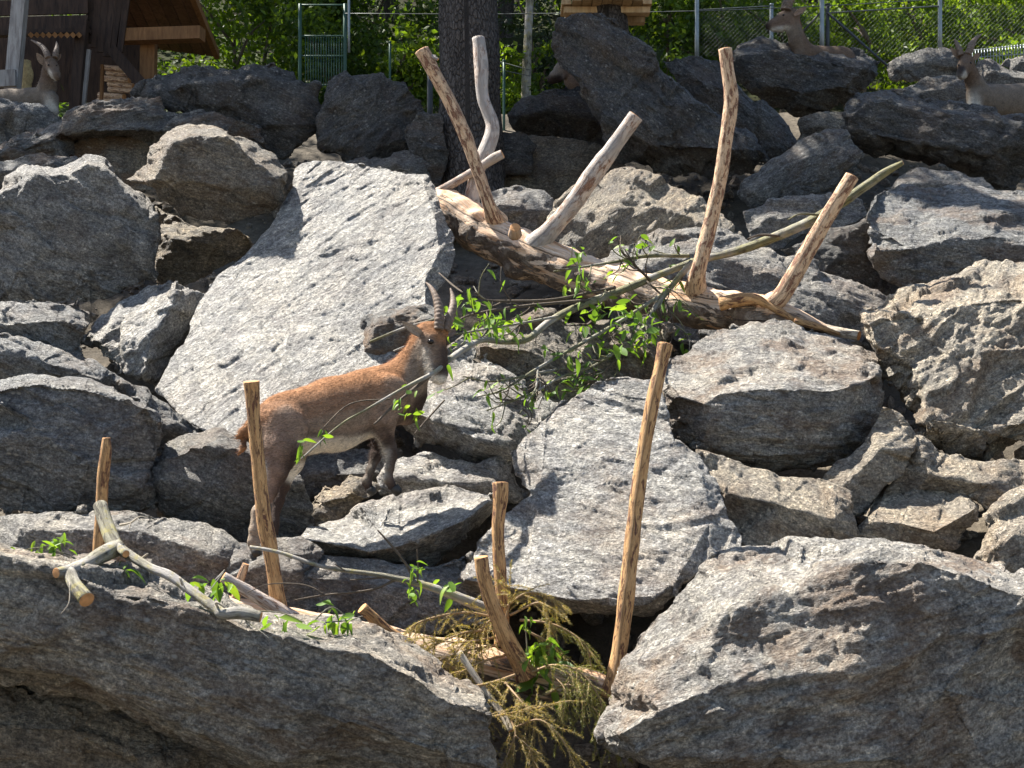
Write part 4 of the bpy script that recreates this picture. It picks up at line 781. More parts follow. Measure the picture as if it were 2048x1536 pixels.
# ---------------------------------------------------------------- ibexes: one continuous body surface each
def surface_nets(f, org, h):
    s = f < 0; nx, ny, nz = f.shape
    cell = np.zeros((nx - 1, ny - 1, nz - 1), np.int8)
    for dx in (0, 1):
        for dy in (0, 1):
            for dz in (0, 1): cell += s[dx:nx - 1 + dx, dy:ny - 1 + dy, dz:nz - 1 + dz]
    act = (cell > 0) & (cell < 8); idx = np.full(act.shape, -1); idx[act] = np.arange(act.sum()); I = np.argwhere(act)
    acc = np.zeros((len(I), 3)); cnt = np.zeros(len(I)); C = [(a, b, c) for a in (0, 1) for b in (0, 1) for c in (0, 1)]
    for a in C:
        for ax in range(3):
            if a[ax]: continue
            b = list(a); b[ax] = 1
            fa = f[I[:, 0] + a[0], I[:, 1] + a[1], I[:, 2] + a[2]]; fb = f[I[:, 0] + b[0], I[:, 1] + b[1], I[:, 2] + b[2]]
            m = (fa < 0) != (fb < 0); t = np.where(m, fa / (fa - fb + 1e-12), 0); p = np.tile(np.array(a, float), (len(I), 1)); p[:, ax] += t
            acc += p * m[:, None]; cnt += m
    V = org + h * (I + acc / cnt[:, None]); Q = []
    for ax in range(3):
        u, v = (ax + 1) % 3, (ax + 2) % 3
        sl0 = [slice(None)] * 3; sl1 = [slice(None)] * 3; sl0[ax] = slice(0, -1); sl1[ax] = slice(1, None)
        e = np.argwhere(s[tuple(sl0)] != s[tuple(sl1)])
        e = e[(e[:, u] > 0) & (e[:, v] > 0) & (e[:, u] < f.shape[u] - 1) & (e[:, v] < f.shape[v] - 1)]
        if not len(e): continue
        q = []
        for du, dv in ((-1, -1), (0, -1), (0, 0), (-1, 0)):
            k = e.copy(); k[:, u] += du; k[:, v] += dv; q.append(idx[k[:, 0], k[:, 1], k[:, 2]])
        q = np.stack(q, 1); fl = s[e[:, 0], e[:, 1], e[:, 2]]; q[~fl] = q[~fl][:, ::-1]; Q.append(q)
    return V, np.concatenate(Q)
def cap_dist(X, a, b, ra, rb, sy):
    S = np.array([1, 1 / sy, 1]); d = (b - a) * S; q = (X - a) * S
    t = np.clip((q @ d) / (d @ d + 1e-12), 0, 1)
    return (np.linalg.norm(q - t[..., None] * d, axis=-1) - (ra + (rb - ra) * t)) * (sy if sy < 1 else 1)
FUR = N('ibex_fur')
_co = FUR.n('TexCoord').outputs['Object']
_c = FUR.n('Attribute', attribute_type='GEOMETRY', attribute_name='Col').outputs['Color']
_n = FUR.noise(FUR.map(_co, (55, 55, 120)), 1.6, 5, .7, .4); _m = FUR.noise(_co, 22, 4)
_c = FUR.mix(.9, _c, FUR.ramp(_n, [(.3, g1(.55)), (.5, g1(1)), (.7, g1(1.45))]), 'MULTIPLY')
_c = FUR.mix(.7, _c, FUR.ramp(_m, [(.3, g1(.72)), (.7, g1(1.25))]), 'MULTIPLY')
M['fur'] = FUR.pbsdf(_c, .8, FUR.bump(_n, .7, .008), .2)
_k = N('horn'); _v = _k.n('TexCoord').outputs['UV']; _w = _k.noise(_k.map(_v, (3, 40, 1)), 2., 4)
M['horn'] = _k.pbsdf(_k.ramp(_w, [(.3, (.05, .035, .025)), (.55, (.17, .12, .085)), (.75, (.30, .23, .17))]), .6, _k.bump(_w, .6, .004), .3)
M['eye'] = plain('eye', (.012, .008, .006), .12); M['hoof'] = plain('hoof', (.03, .026, .022), .5, 0, 40, .3)
M['fawn'] = plain('fur_strands', (.30, .17, .09), .8)
BR, FL, TH, CR, DK, GY, FC = (.30, .142, .062), (.27, .185, .132), (.215, .14, .102), (.72, .65, .54), (.055, .035, .027), (.27, .21, .155), (.215, .14, .09)
def ibex(label, Yb, chains, paint, horns, eyes, ears, hooves=(), tail=None, h=.009, k=.022, bodyname='body', fur=0, desat=0., tone=1.):
    """chains: (sy, [(px,py,dY,rpx), ...]); paint: (color, strength, [(px,py,dY,rpx), ...]) all at forward distance Yb(px)+dY"""
    W_ = lambda p: np.array(P(p[0], p[1], Yb(p[0]) + p[2]))
    mm = lambda p: p[3] * Yb(p[0]) / FPX
    first = chains[0][1][0]; ys = [q for c in chains for q in c[1]]; low = max(ys, key=lambda q: q[1])
    root = thing('ibex', label, 'ibex', W_(low), 'ibexes on the rocks'); segs = []
    for sy, ch in chains:
        for a, b in zip(ch, ch[1:]): segs.append((W_(a), W_(b), mm(a), mm(b), sy))
    lo = np.min([np.minimum(s[0], s[1]) - max(s[2], s[3]) - .04 for s in segs], 0); hi = np.max([np.maximum(s[0], s[1]) + max(s[2], s[3]) + .04 for s in segs], 0)
    n = np.ceil((hi - lo) / h).astype(int) + 1
    ax = [lo[i] + h * np.arange(n[i]) for i in range(3)]; f = np.full(n, .3, np.float32)
    for a, b, ra, rb, sy in segs:
        R = max(ra, rb) + k * 2 + h * 2; l = np.minimum(a, b) - R; u = np.maximum(a, b) + R
        sl = tuple(slice(max(0, int((l[i] - lo[i]) / h)), min(n[i], int((u[i] - lo[i]) / h) + 2)) for i in range(3))
        X = np.stack(np.meshgrid(ax[0][sl[0]], ax[1][sl[1]], ax[2][sl[2]], indexing='ij'), -1)
        d = cap_dist(X, a, b, ra, rb, sy); g = f[sl]; hh = np.clip(.5 + .5 * (d - g) / k, 0, 1)
        f[sl] = d * (1 - hh) + g * hh - k * hh * (1 - hh)
    V, Q = surface_nets(f, lo, h)
    col = np.zeros((len(V), 3)); wt = np.zeros(len(V)) + 1e-9
    for c, st, ch in paint:
        pts = [(W_(q), mm(q)) for q in ch]
        if len(pts) == 1: pts = pts * 2
        d = np.min([cap_dist(V, a[0], b[0] + 1e-5, a[1], b[1], 1.) for a, b in zip(pts, pts[1:])], 0)
        w = st * np.exp(-np.maximum(d, 0) / .010); col += w[:, None] * np.array(c); wt += w
    col = col / wt[:, None]; g = col.mean(1, keepdims=True); col = col * (1 - desat) + g * desat * np.array([1.05, 1, .93])
    col = col * tone; V = V + .0022 * fbm(V * 60, 2, 5)[:, None] * np.array([1, 1, 1])
    o = child(bodyname, V, Q, M['fur'], root); me = o.data
    ca = me.color_attributes.new('Col', 'FLOAT_COLOR', 'POINT'); ca.data.foreach_set('color', np.c_[col, np.ones(len(V))].astype(np.float32).ravel())
    if fur:
        nr = np.random.RandomState(4); fn = vnormals(V, np.vstack([Q[:, :3], Q[:, [0, 2, 3]]])); zz = (V[:, 2] - V[:, 2].min()) / np.ptp(V[:, 2]); ok = np.flatnonzero(zz > (.34 if fur > 9000 else 0)); pick = ok[nr.randint(0, len(ok), fur)]
        back = np.array([-1., -.1, -.35]); p = V[pick]; nn = fn[pick]; d = nn * .38 + back + nr.normal(size=(fur, 3)) * .25; d -= nn * np.minimum(0, (d * nn).sum(1) - .18)[:, None]; d /= np.linalg.norm(d, axis=1)[:, None]
        s = np.cross(d, nn); s /= np.linalg.norm(s, axis=1)[:, None] + 1e-9; ln = (.010 + .020 * nr.rand(fur, 1) ** 2)
        VV = np.stack([p - s * .0011, p + s * .0011, p + d * ln], 1).reshape(-1, 3); fo = child('fur', VV, np.arange(3 * fur).reshape(-1, 3), M['fur'], root, False); fo['kind'] = 'stuff'
        cc = np.repeat(col[pick] * (.55 + .9 * nr.rand(fur, 1)), 3, 0); ca = fo.data.color_attributes.new('Col', 'FLOAT_COLOR', 'POINT'); ca.data.foreach_set('color', np.c_[cc, np.ones(len(cc))].astype(np.float32).ravel())
    for hn in horns:
        path = px_path([(q[0], q[1], Yb(q[0]) + q[2], q[3]) for q in hn], n=12); s = np.arange(len(path)); path[:, 3] *= 1 + .13 * np.maximum(0, np.sin(s * 1.55)) * np.clip(1.15 - s / len(path), 0, 1)
        tube_obj('horn', path, M['horn'], root, None, 12, .04, 3)
    for e in eyes:
        c = W_(e); rr = mm(e); V = []; F = []
        for i in range(7):
            for j in range(10):
                a, b = math.pi * i / 6, 2 * math.pi * j / 10; V.append(c + rr * np.array([math.sin(a) * math.cos(b), math.sin(a) * math.sin(b), math.cos(a) * .8]))
        for i in range(6):
            for j in range(10): F.append((i * 10 + j, i * 10 + (j + 1) % 10, (i + 1) * 10 + (j + 1) % 10, (i + 1) * 10 + j))
        child('eye', V, F, M['eye'], root)
    for (base, tip, w, c) in ears:       # cupped leaf-shaped ear with thickness
        a, b = W_(base), W_(tip); d = b - a; L_ = np.linalg.norm(d); d /= L_; wv = np.cross(d, np.array([0, -1., 0])); wv /= np.linalg.norm(wv); nv = np.cross(wv, d); ww = w * Yb(base[0]) / FPX
        V = []; T_ = 9
        for i in range(T_):
            t = i / (T_ - 1); e = ww * (math.sin(math.pi * (t * .86 + .12)) ** .8)
            for j in range(-2, 3): V.append(a + d * L_ * t + wv * e * j / 2 + nv * (ww * .45 * (j / 2) ** 2 * (1 - t * .6)))
        m = len(V); V += [v - nv * .006 * (1 if 0 < (i % 5) < 4 else .4) for i, v in enumerate(V)]; F = []
        for i in range(T_ - 1):
            for j in range(4):
                q = (i * 5 + j, i * 5 + j + 1, i * 5 + j + 6, i * 5 + j + 5); F += [q, tuple(v + m for v in q[::-1])]
            F += [(i * 5, i * 5 + 5, m + i * 5 + 5, m + i * 5), (i * 5 + 9, i * 5 + 4, m + i * 5 + 4, m + i * 5 + 9)]
        o = child('ear', V, F, M['fur'], root); ca = o.data.color_attributes.new('Col', 'FLOAT_COLOR', 'POINT')
        cc = np.tile(np.array([*c, 1.]), (len(V), 1)); cc[m:, :3] = np.array(c) * .6; ca.data.foreach_set('color', cc.astype(np.float32).ravel())
    for hf in hooves:                    # two-toed hoof, toe forward
        for sgn in (-1, 1):
            t = W_(hf[0]); b = W_(hf[1]); off = np.array([.0, sgn * .013, 0]); V, F, _ = tube(np.array([(*(t + off), mm(hf[0])), (*((t + b) / 2 + off), mm(hf[0]) * 1.1), (*(b + off), mm(hf[1]))]), 10, .05, 1)
            child('hoof', V, F, M['hoof'], root)
    return root

Yi = lambda px: 7.12 + (px - 520) / 300 * .42
ibex('chestnut ibex standing on the slope and browsing the leafy branch', Yi, [
    (.66, [(556, 842, .02, 47), (575, 842, .02, 58), (612, 842, .02, 66), (667, 829, .02, 74), (735, 806, .02, 67), (782, 793, .02, 57)]),
    (.7, [(530, 850, .02, 28), (565, 832, .02, 40)]),
    (.66, [(770, 790, 0, 62), (800, 772, 0, 52), (826, 735, -.02, 37), (845, 695, -.04, 28), (852, 672, -.05, 24)]),
    (.8, [(820, 790, 0, 34), (812, 820, 0, 30)]),
    (.8, [(856, 668, -.07, 25), (863, 686, -.10, 27), (869, 706, -.13, 24), (875, 728, -.17, 19), (880, 748, -.20, 14), (881, 758, -.21, 11)]),
    (.8, [(846, 695, -.07, 18), (856, 722, -.11, 17), (872, 758, -.18, 9)]),
    (.8, [(872, 660, -.09, 16), (884, 664, -.10, 13)]),
    (.5, [(566, 858, -.05, 50), (558, 905, -.08, 37), (550, 945, -.10, 23), (540, 983, -.10, 13), (530, 1000, -.09, 11)]),
    (1., [(532, 995, -.09, 12.5), (514, 1024, -.11, 10.5), (508, 1060, -.12, 9), (507, 1084, -.12, 10.5), (511, 1098, -.13, 10)]),
    (.55, [(585, 870, .14, 44), (578, 920, .15, 30), (566, 968, .15, 14), (556, 1002, .14, 10.5), (548, 1050, .12, 8.5), (548, 1072, .12, 9)]),
    (.5, [(776, 790, -.10, 42), (766, 838, -.11, 26), (768, 862, -.11, 17), (778, 893, -.11, 12), (783, 912, -.11, 11)]),
    (1., [(783, 908, -.11, 11), (780, 936, -.12, 7.5), (776, 957, -.12, 8.5), (784, 972, -.13, 8.5)]),
    (.5, [(780, 810, .12, 36), (760, 870, .13, 17), (751, 915, .12, 10.5)]),
    (1., [(751, 912, .12, 10.5), (741, 940, .1, 7.5), (733, 962, .1, 8.5), (737, 975, .09, 8.5)]),
    (.8, [(528, 838, .02, 15), (502, 850, .02, 10), (487, 864, .02, 8), (476, 874, .02, 5)]), (.9, [(490, 866, .02, 7), (487, 896, .02, 4.5), (477, 909, .02, 2.5)])],
    [(FL, 1., [(556, 855, -.05, 52), (667, 850, -.05, 70), (770, 815, -.05, 55)]),
     (BR, 3., [(528, 830, .0, 18), (560, 806, 0, 24), (602, 785, 0, 34), (667, 772, 0, 36), (742, 762, 0, 38), (785, 748, 0, 32), (818, 712, 0, 18), (846, 668, 0, 16)]),
     (BR, 1.2, [(610, 812, -.08, 26), (700, 796, -.09, 26), (770, 775, -.09, 16)]),
     (GY, .9, [(640, 845, -.11, 16), (720, 832, -.11, 18)]), (GY, 1.2, [(775, 775, -.11, 10), (770, 800, -.12, 8)]),
     (DK, 2.2, [(615, 872, -.10, 5), (690, 874, -.10, 7), (752, 858, -.09, 6)]),
     (CR, 7., [(598, 922, -.05, 12), (625, 925, -.06, 24), (667, 918, -.06, 24), (715, 902, -.05, 18), (750, 885, -.05, 10)]), (CR, 6., [(606, 898, -.07, 18), (660, 896, -.075, 18), (715, 880, -.07, 12), (745, 870, -.06, 6)]),  # cream belly, painted stronger to carry reflected light as well
     (TH, 2., [(560, 880, -.18, 34), (550, 935, -.18, 26), (538, 985, -.15, 14)]), (BR, .8, [(545, 850, -.16, 14), (560, 870, -.2, 10)]),
     (DK, 2., [(588, 900, -.14, 10), (572, 945, -.16, 8), (552, 985, -.14, 6)]), (CR, 1.6, [(528, 940, -.08, 5), (526, 985, -.06, 4)]),
     (GY, 1.5, [(514, 1024, -.13, 8), (508, 1060, -.14, 8), (510, 1090, -.14, 8)]), (DK, 1., [(548, 1020, .1, 20), (548, 1072, .1, 14)]),
     (FL, 1.2, [(772, 800, -.2, 26), (766, 840, -.2, 18)]), (DK, 2.4, [(768, 868, -.16, 14), (784, 912, -.16, 12), (780, 940, -.15, 9), (782, 972, -.15, 10)]), (CR, 2.5, [(772, 905, -.13, 4), (768, 935, -.12, 4), (766, 955, -.12, 4)]), (FC, 1.6, [(786, 925, -.17, 5), (784, 955, -.17, 5)]),
     (DK, 2., [(760, 880, .1, 14), (740, 940, .1, 10), (737, 975, .1, 10)]), (CR, 2.5, [(745, 925, .06, 4), (728, 955, .05, 5)]), (DK, 1.6, [(820, 815, -.05, 18), (800, 835, -.08, 14)]),
     (GY, 2., [(822, 740, -.085, 12), (838, 705, -.09, 9), (815, 775, -.09, 12)]), (FC, 1.4, [(858, 680, -.17, 14), (870, 712, -.2, 12)]), (BR, 2., [(866, 660, -.16, 9), (876, 672, -.18, 8)]),
     (DK, 1.8, [(886, 700, -.22, 6), (890, 740, -.26, 5)]), (CR, 1.4, [(849, 702, -.15, 6), (852, 722, -.17, 5), (862, 740, -.18, 4)]), (CR, 2., [(880, 762, -.24, 5)]), (CR, 1.6, [(852, 676, -.17, 3), (861, 672, -.18, 3)]), (DK, 2.5, [(845, 717, -.15, 1), (862, 729, -.2, 1), (880, 740, -.24, 1)]), (GY, 1.4, [(850, 708, -.17, 7), (862, 715, -.2, 6)]),
     (BR, 2.5, [(500, 848, 0, 12), (480, 868, 0, 8)]), (DK, 2., [(490, 880, -.02, 7)]), (BR, 2.5, [(479, 906, 0, 5)])],
    [[(877, 660, -.13, 10), (879, 635, -.12, 10), (877, 612, -.09, 9), (870, 590, -.05, 6.5), (861, 574, 0, 4), (852, 565, .04, 1.5)], [(890, 662, -.12, 9.5), (898, 640, -.11, 9.5), (906, 615, -.08, 8), (906, 596, -.04, 5.5), (901, 577, 0, 1.6)]],
    [(861, 683, -.168, 6.6)], [((846, 672, -.10, 0), (803, 643, -.13, 0), 9, (.30, .24, .19)), ((893, 672, -.06, 0), (912, 660, -.02, 0), 7, (.2, .14, .1))],
    [((511, 1098, -.13, 9), (516, 1112, -.14, 8)), ((788, 974, -.13, 9.5), (799, 988, -.14, 8)), ((739, 976, .09, 9), (748, 988, .08, 8)), ((548, 1072, .12, 8), (552, 1088, .11, 8))], fur=34000, h=.0065, k=.018)

Y2 = lambda px: 13.35
ibex('grey-fawn ibex resting under the shed and looking out', Y2, [
    (.8, [(-40, 205, .1, 26), (20, 203, .05, 25), (60, 200, 0, 24), (88, 196, -.05, 23)]), (.8, [(88, 196, -.05, 22), (95, 172, -.06, 18), (98, 145, -.08, 14), (100, 128, -.1, 13)]), (.8, [(100, 200, -.1, 18), (104, 222, -.12, 14)]),
    (.85, [(100, 124, -.12, 13), (106, 136, -.18, 11.5), (113, 150, -.26, 7.5), (115, 155, -.27, 6)]), (.85, [(100, 136, -.14, 10), (108, 150, -.2, 7), (113, 158, -.24, 4.5)])],
    [(GY, 1., [(20, 195, -.1, 30), (90, 190, -.1, 22)]), (FC, 1., [(95, 170, -.1, 14), (100, 140, -.15, 12)]), (FC, 1., [(104, 130, -.25, 8), (112, 148, -.3, 6)]), (CR, 2., [(106, 152, -.25, 4), (100, 146, -.22, 4)]), (CR, 1., [(92, 200, -.2, 8), (98, 180, -.2, 6)]), (DK, 2., [(116, 153, -.32, 3)])],
    [[(97, 117, -.16, 6.5), (92, 104, -.12, 6), (84, 93, -.06, 4.5), (74, 86, 0, 3), (62, 80, .05, 1)], [(110, 116, -.14, 6), (112, 104, -.12, 5.5), (114, 94, -.08, 4), (113, 83, -.04, 1)]],
    [(97, 130, -.25, 2.2), (113, 131, -.22, 1.8)], [((90, 130, -.1, 0), (73, 106, -.14, 0), 7, (.25, .18, .13)), ((112, 122, -.08, 0), (122, 108, -.1, 0), 5, (.22, .16, .12))], h=.012, k=.02, desat=.15, tone=.62, fur=5000)
Y3 = lambda px: 13.95
ibex('fawn ibex with raised head looking left over the big dark rough boulder', Y3, [
    (.7, [(1680, 125, .1, 34), (1640, 122, .05, 30), (1612, 114, 0, 26)]), (.75, [(1612, 110, 0, 24), (1596, 84, -.02, 18), (1588, 58, -.03, 16), (1584, 40, -.04, 16)]), (.75, [(1584, 30, -.05, 15), (1566, 38, -.05, 14), (1548, 47, -.05, 9.5), (1538, 52, -.05, 7.5)]), (.75, [(1578, 46, -.05, 13), (1560, 56, -.05, 8), (1546, 59, -.05, 5)])],
    [(FC, 1., [(1660, 115, -.05, 30), (1600, 90, -.05, 18)]), (GY, 1., [(1590, 70, -.1, 12), (1600, 100, -.1, 10)]), (FL, 1.2, [(1575, 35, -.1, 10), (1550, 45, -.1, 6)]), (CR, 1.4, [(1570, 58, -.1, 4), (1550, 60, -.08, 3)]), (DK, 1.5, [(1536, 52, -.1, 3), (1556, 38, -.14, 3)]), (BR, 1., [(1620, 86, 0, 6), (1605, 50, .02, 6)])],
    [[(1574, 20, -.1, 8), (1580, 2, -.1, 8), (1592, -14, -.08, 7), (1610, -26, -.04, 4), (1626, -30, 0, 1.5)], [(1568, 20, .0, 7), (1572, 4, .02, 7), (1582, -10, .05, 6), (1600, -22, .1, 2)]],
    [(1567, 30, -.155, 2.6)], [((1588, 30, -.12, 0), (1613, 15, -.14, 0), 6, (.26, .18, .13))], h=.012, k=.02, desat=.1, tone=.62, fur=5000)
Y4 = lambda px: 13.5
ibex('pale fawn ibex resting on the rimmed boulder ledge at right with curved dark horns', Y4, [
    (.75, [(2110, 205, .2, 34), (2040, 205, .12, 38), (1990, 202, .05, 34), (1960, 196, 0, 27)]), (.8, [(1962, 190, 0, 24), (1950, 168, -.05, 18), (1940, 146, -.08, 15), (1935, 128, -.1, 14)]), (.8, [(1952, 190, -.06, 20), (1950, 215, -.08, 16)]),
    (.85, [(1932, 120, -.12, 14), (1927, 134, -.18, 12), (1922, 147, -.25, 8), (1921, 152, -.27, 6.5)]), (.85, [(1934, 132, -.12, 12), (1928, 150, -.2, 7), (1924, 156, -.24, 4)])],
    [(GY, 1.2, [(2100, 190, -.1, 40), (1970, 185, -.1, 26)]), (FC, 1., [(1945, 160, -.12, 14), (1932, 128, -.2, 9)]), (CR, 1.2, [(1955, 200, -.15, 8), (1946, 172, -.18, 6)]), (DK, 2., [(1921, 150, -.33, 3)]), (CR, 1.6, [(1928, 153, -.26, 4)]), (DK, 1.2, [(1926, 128, -.28, 4), (1923, 142, -.3, 3)]), (DK, 1.5, [(1990, 222, -.2, 14), (2030, 228, -.2, 10)])],
    [[(1935, 110, -.14, 7), (1940, 98, -.12, 7), (1945, 86, -.09, 6), (1953, 76, -.05, 4), (1964, 68, 0, 1.2)], [(1922, 112, -.14, 6.5), (1919, 100, -.12, 6), (1914, 88, -.08, 4), (1909, 78, -.04, 1.2)]],
    [(1941, 126, -.19, 2.4), (1917, 130, -.22, 2.)], [((1946, 120, -.1, 0), (1959, 106, -.12, 0), 6, (.26, .19, .14)), ((1920, 118, -.1, 0), (1901, 95, -.12, 0), 6, (.24, .17, .12))], h=.012, k=.02, desat=.15, tone=.62, fur=5000)
Y5 = lambda px: 13.3
ibex('ibex mostly hidden behind the tall dark leaning slab, its muzzle showing', Y5, [
    (.8, [(1200, 200, .15, 34), (1165, 180, .1, 26), (1148, 160, .05, 20), (1140, 135, .02, 17)]), (.8, [(1138, 122, 0, 16), (1122, 138, -.03, 13), (1108, 152, -.05, 9), (1101, 160, -.05, 7)]), (.8, [(1136, 136, 0, 14), (1118, 156, -.03, 8), (1106, 164, -.04, 4.5)])],
    [(FL, 1., [(1180, 190, 0, 30), (1140, 135, 0, 18)]), (GY, 1.3, [(1122, 128, -.08, 7), (1108, 146, -.08, 5)]), (DK, 2., [(1112, 160, -.06, 7), (1098, 162, -.06, 3)]), (CR, .8, [(1135, 155, -.1, 5)])],
    [[(1140, 112, -.04, 7), (1148, 96, -.02, 7), (1160, 84, .02, 5), (1176, 78, .06, 1.5)]], [(1121, 124, -.1, 2.6)], [((1150, 122, -.04, 0), (1170, 108, -.06, 0), 6, (.24, .17, .12))], h=.012, k=.02, desat=.1)

# ---------------------------------------------------------------- shed, gate, fence, platform
def Pv(px, py, Y): return np.array(P(px, py, Y))
root = thing('timber_shed', 'dark open timber shed with overhanging board roof at upper left', 'shed', P(150, 215, 15.2))
def pole_px(name, a, b, w, t, mat): V, F = bar(Pv(*a), Pv(*b), w, t); return child(name, V, F, M[mat], root, False)
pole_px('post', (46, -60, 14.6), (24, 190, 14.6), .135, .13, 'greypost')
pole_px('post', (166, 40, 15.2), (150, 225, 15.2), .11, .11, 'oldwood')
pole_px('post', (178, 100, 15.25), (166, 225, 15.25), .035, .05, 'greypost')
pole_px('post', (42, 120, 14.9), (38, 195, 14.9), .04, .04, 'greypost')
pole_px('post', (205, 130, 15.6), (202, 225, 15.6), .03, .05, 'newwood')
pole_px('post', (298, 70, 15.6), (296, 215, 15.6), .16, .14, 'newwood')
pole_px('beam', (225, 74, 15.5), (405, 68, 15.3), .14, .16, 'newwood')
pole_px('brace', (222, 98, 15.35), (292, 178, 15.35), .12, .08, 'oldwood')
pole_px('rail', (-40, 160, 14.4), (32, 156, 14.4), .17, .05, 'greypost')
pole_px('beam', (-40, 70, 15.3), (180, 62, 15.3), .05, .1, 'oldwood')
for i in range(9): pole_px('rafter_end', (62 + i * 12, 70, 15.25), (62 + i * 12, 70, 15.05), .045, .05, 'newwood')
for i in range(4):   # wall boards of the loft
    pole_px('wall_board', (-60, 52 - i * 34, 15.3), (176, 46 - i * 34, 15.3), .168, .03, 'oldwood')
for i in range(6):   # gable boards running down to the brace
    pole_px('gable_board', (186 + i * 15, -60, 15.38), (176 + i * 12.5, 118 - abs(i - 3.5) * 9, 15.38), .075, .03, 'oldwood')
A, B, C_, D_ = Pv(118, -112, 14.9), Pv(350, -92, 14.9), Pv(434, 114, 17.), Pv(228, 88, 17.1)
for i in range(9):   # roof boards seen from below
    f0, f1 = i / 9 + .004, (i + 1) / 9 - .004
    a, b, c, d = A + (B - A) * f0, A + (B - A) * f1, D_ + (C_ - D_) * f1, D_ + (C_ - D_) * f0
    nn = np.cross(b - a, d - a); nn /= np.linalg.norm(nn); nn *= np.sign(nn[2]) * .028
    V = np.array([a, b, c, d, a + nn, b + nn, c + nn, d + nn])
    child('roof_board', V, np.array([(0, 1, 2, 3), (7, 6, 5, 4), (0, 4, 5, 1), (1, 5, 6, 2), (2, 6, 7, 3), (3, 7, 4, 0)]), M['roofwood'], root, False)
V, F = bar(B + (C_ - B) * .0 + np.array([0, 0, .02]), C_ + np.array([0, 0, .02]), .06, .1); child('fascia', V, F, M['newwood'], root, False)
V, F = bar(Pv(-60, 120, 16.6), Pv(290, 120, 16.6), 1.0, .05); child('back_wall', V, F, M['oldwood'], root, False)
r = random.Random(3)
for i in range(7):
    x = 222 + r.uniform(-6, 30); y = 135 + i * 11
    t = thing('firewood_log', 'split firewood log stacked under the shed roof', 'log', P(x, y, 15.9), 'firewood stacked in the shed')
    tube_obj('round', px_path([(x - 20, y, 15.9, 6), (x + 30, y + 4, 15.7, 6)], n=5), M['wood'], t, None, 9, .1, i, 0, M['cut'])
hb = thing('hay_bundle', 'bundle of hay hanging beside the grey shed post', 'hay', P(52, 178, 14.9))
V, F, _ = tube(px_path([(52, 122, 14.9, 9), (53, 150, 14.9, 13), (52, 182, 14.9, 10)], n=6), 12, .35, 4); child('straw', V, [f if len(set(f)) == 4 else f for f in F], M['hay'], hb)

def post(name, label, px, y0, y1, Y, rpx, mat, group='fence posts'):
    t = thing(name, label, 'post', P(px, y1, Y), group)
    tube_obj('pole', px_path([(px, y1, Y, rpx), (px, y0, Y, rpx)], n=3), M[mat], t, None, 8, 0, 0)
    tube_obj('cap', px_path([(px, y0 + 1, Y, rpx * 1.25), (px, y0 - 2, Y, rpx * 1.25)], n=2), M[mat], t, None, 8, 0, 0)
gate = thing('metal_gate', 'green metal gate with upright bars above the shaded boulder', 'gate', P(645, 190, 15.6))
def rod(pts, rp, mat, root, name, seg=6): return tube_obj(name, px_path([(*p, rp) for p in pts], n=3), M[mat], root, None, seg, 0, 0)
for x in (600, 690): rod([(x, 8, 15.6), (x, 195, 15.6)], 4, 'greenpaint', gate, 'gate_post')
for y in (10, 72, 112, 170): rod([(600, y, 15.6), (690, y, 15.6)], 1.8, 'greenpaint', gate, 'rail')
for i in range(15): rod([(611 + i * 5.2, 74, 15.59), (611 + i * 5.2, 172, 15.59)], 1.0, 'greenpaint', gate, 'gate_bar', 5)
post('fence_post', 'slim grey fence post right of the metal gate', 698, -60, 105, 15.4, 2.6, 'zinc')
post('fence_post', 'slim dark fence post left of the big trunk', 780, 85, 200, 16., 2.4, 'greenpaint')
post('fence_post', 'thick dark fence post touching the big trunk', 860, 130, 250, 14.9, 6, 'darkpaint')
post('fence_post', 'slim green fence post right of the big trunk', 1008, 122, 285, 15.4, 2.6, 'greenpaint')
post('fence_post', 'grey fence post standing behind the dark seamed slab', 1394, -60, 128, 14.9, 4.5, 'zinc')
post('fence_post', 'grey fence post behind the muzzle of the left-looking ibex', 1543, 10, 100, 15.2, 4, 'zinc')
post('fence_post', 'tall grey corner post with braces behind the left-looking ibex', 1644, -60, 110, 14.7, 5, 'zinc')
post('fence_post', 'short dark post beside the tall corner post', 1655, 10, 110, 14.75, 4.5, 'darkpaint')
post('fence_post', 'grey fence post above the flat dark rock at right', 1880, -60, 108, 15.2, 4.5, 'zinc')
fence = thing('wire_fence', 'wire fence of strands and diamond mesh strung behind the top boulders', 'fence', P(1500, 100, 15.1))
for pts, rp in (([(690, 27, 15.5), (1000, 28, 15.5), (1394, 22, 14.9), (1644, 12, 14.7), (1880, -2, 15.2)], 1.0), ([(1394, 20, 14.9), (1543, 12, 15.2)], 1.2), ([(1655, 26, 14.75), (1880, 12, 15.2)], 1.6), ([(980, 118, 15.5), (1060, 140, 15.3)], .8), ([(980, 135, 15.5), (1060, 152, 15.3)], .8), ([(1250, 25, 15.2), (1394, 22, 14.9)], 1.)):
    rod(pts, rp, 'wire', fence, 'strand', 5)
rod([(1656, 26, 14.72), (1775, 132, 14.5)], 2.6, 'darkpaint', fence, 'brace'); rod([(1640, 26, 14.72), (1600, 70, 14.9)], 2.2, 'darkpaint', fence, 'brace')
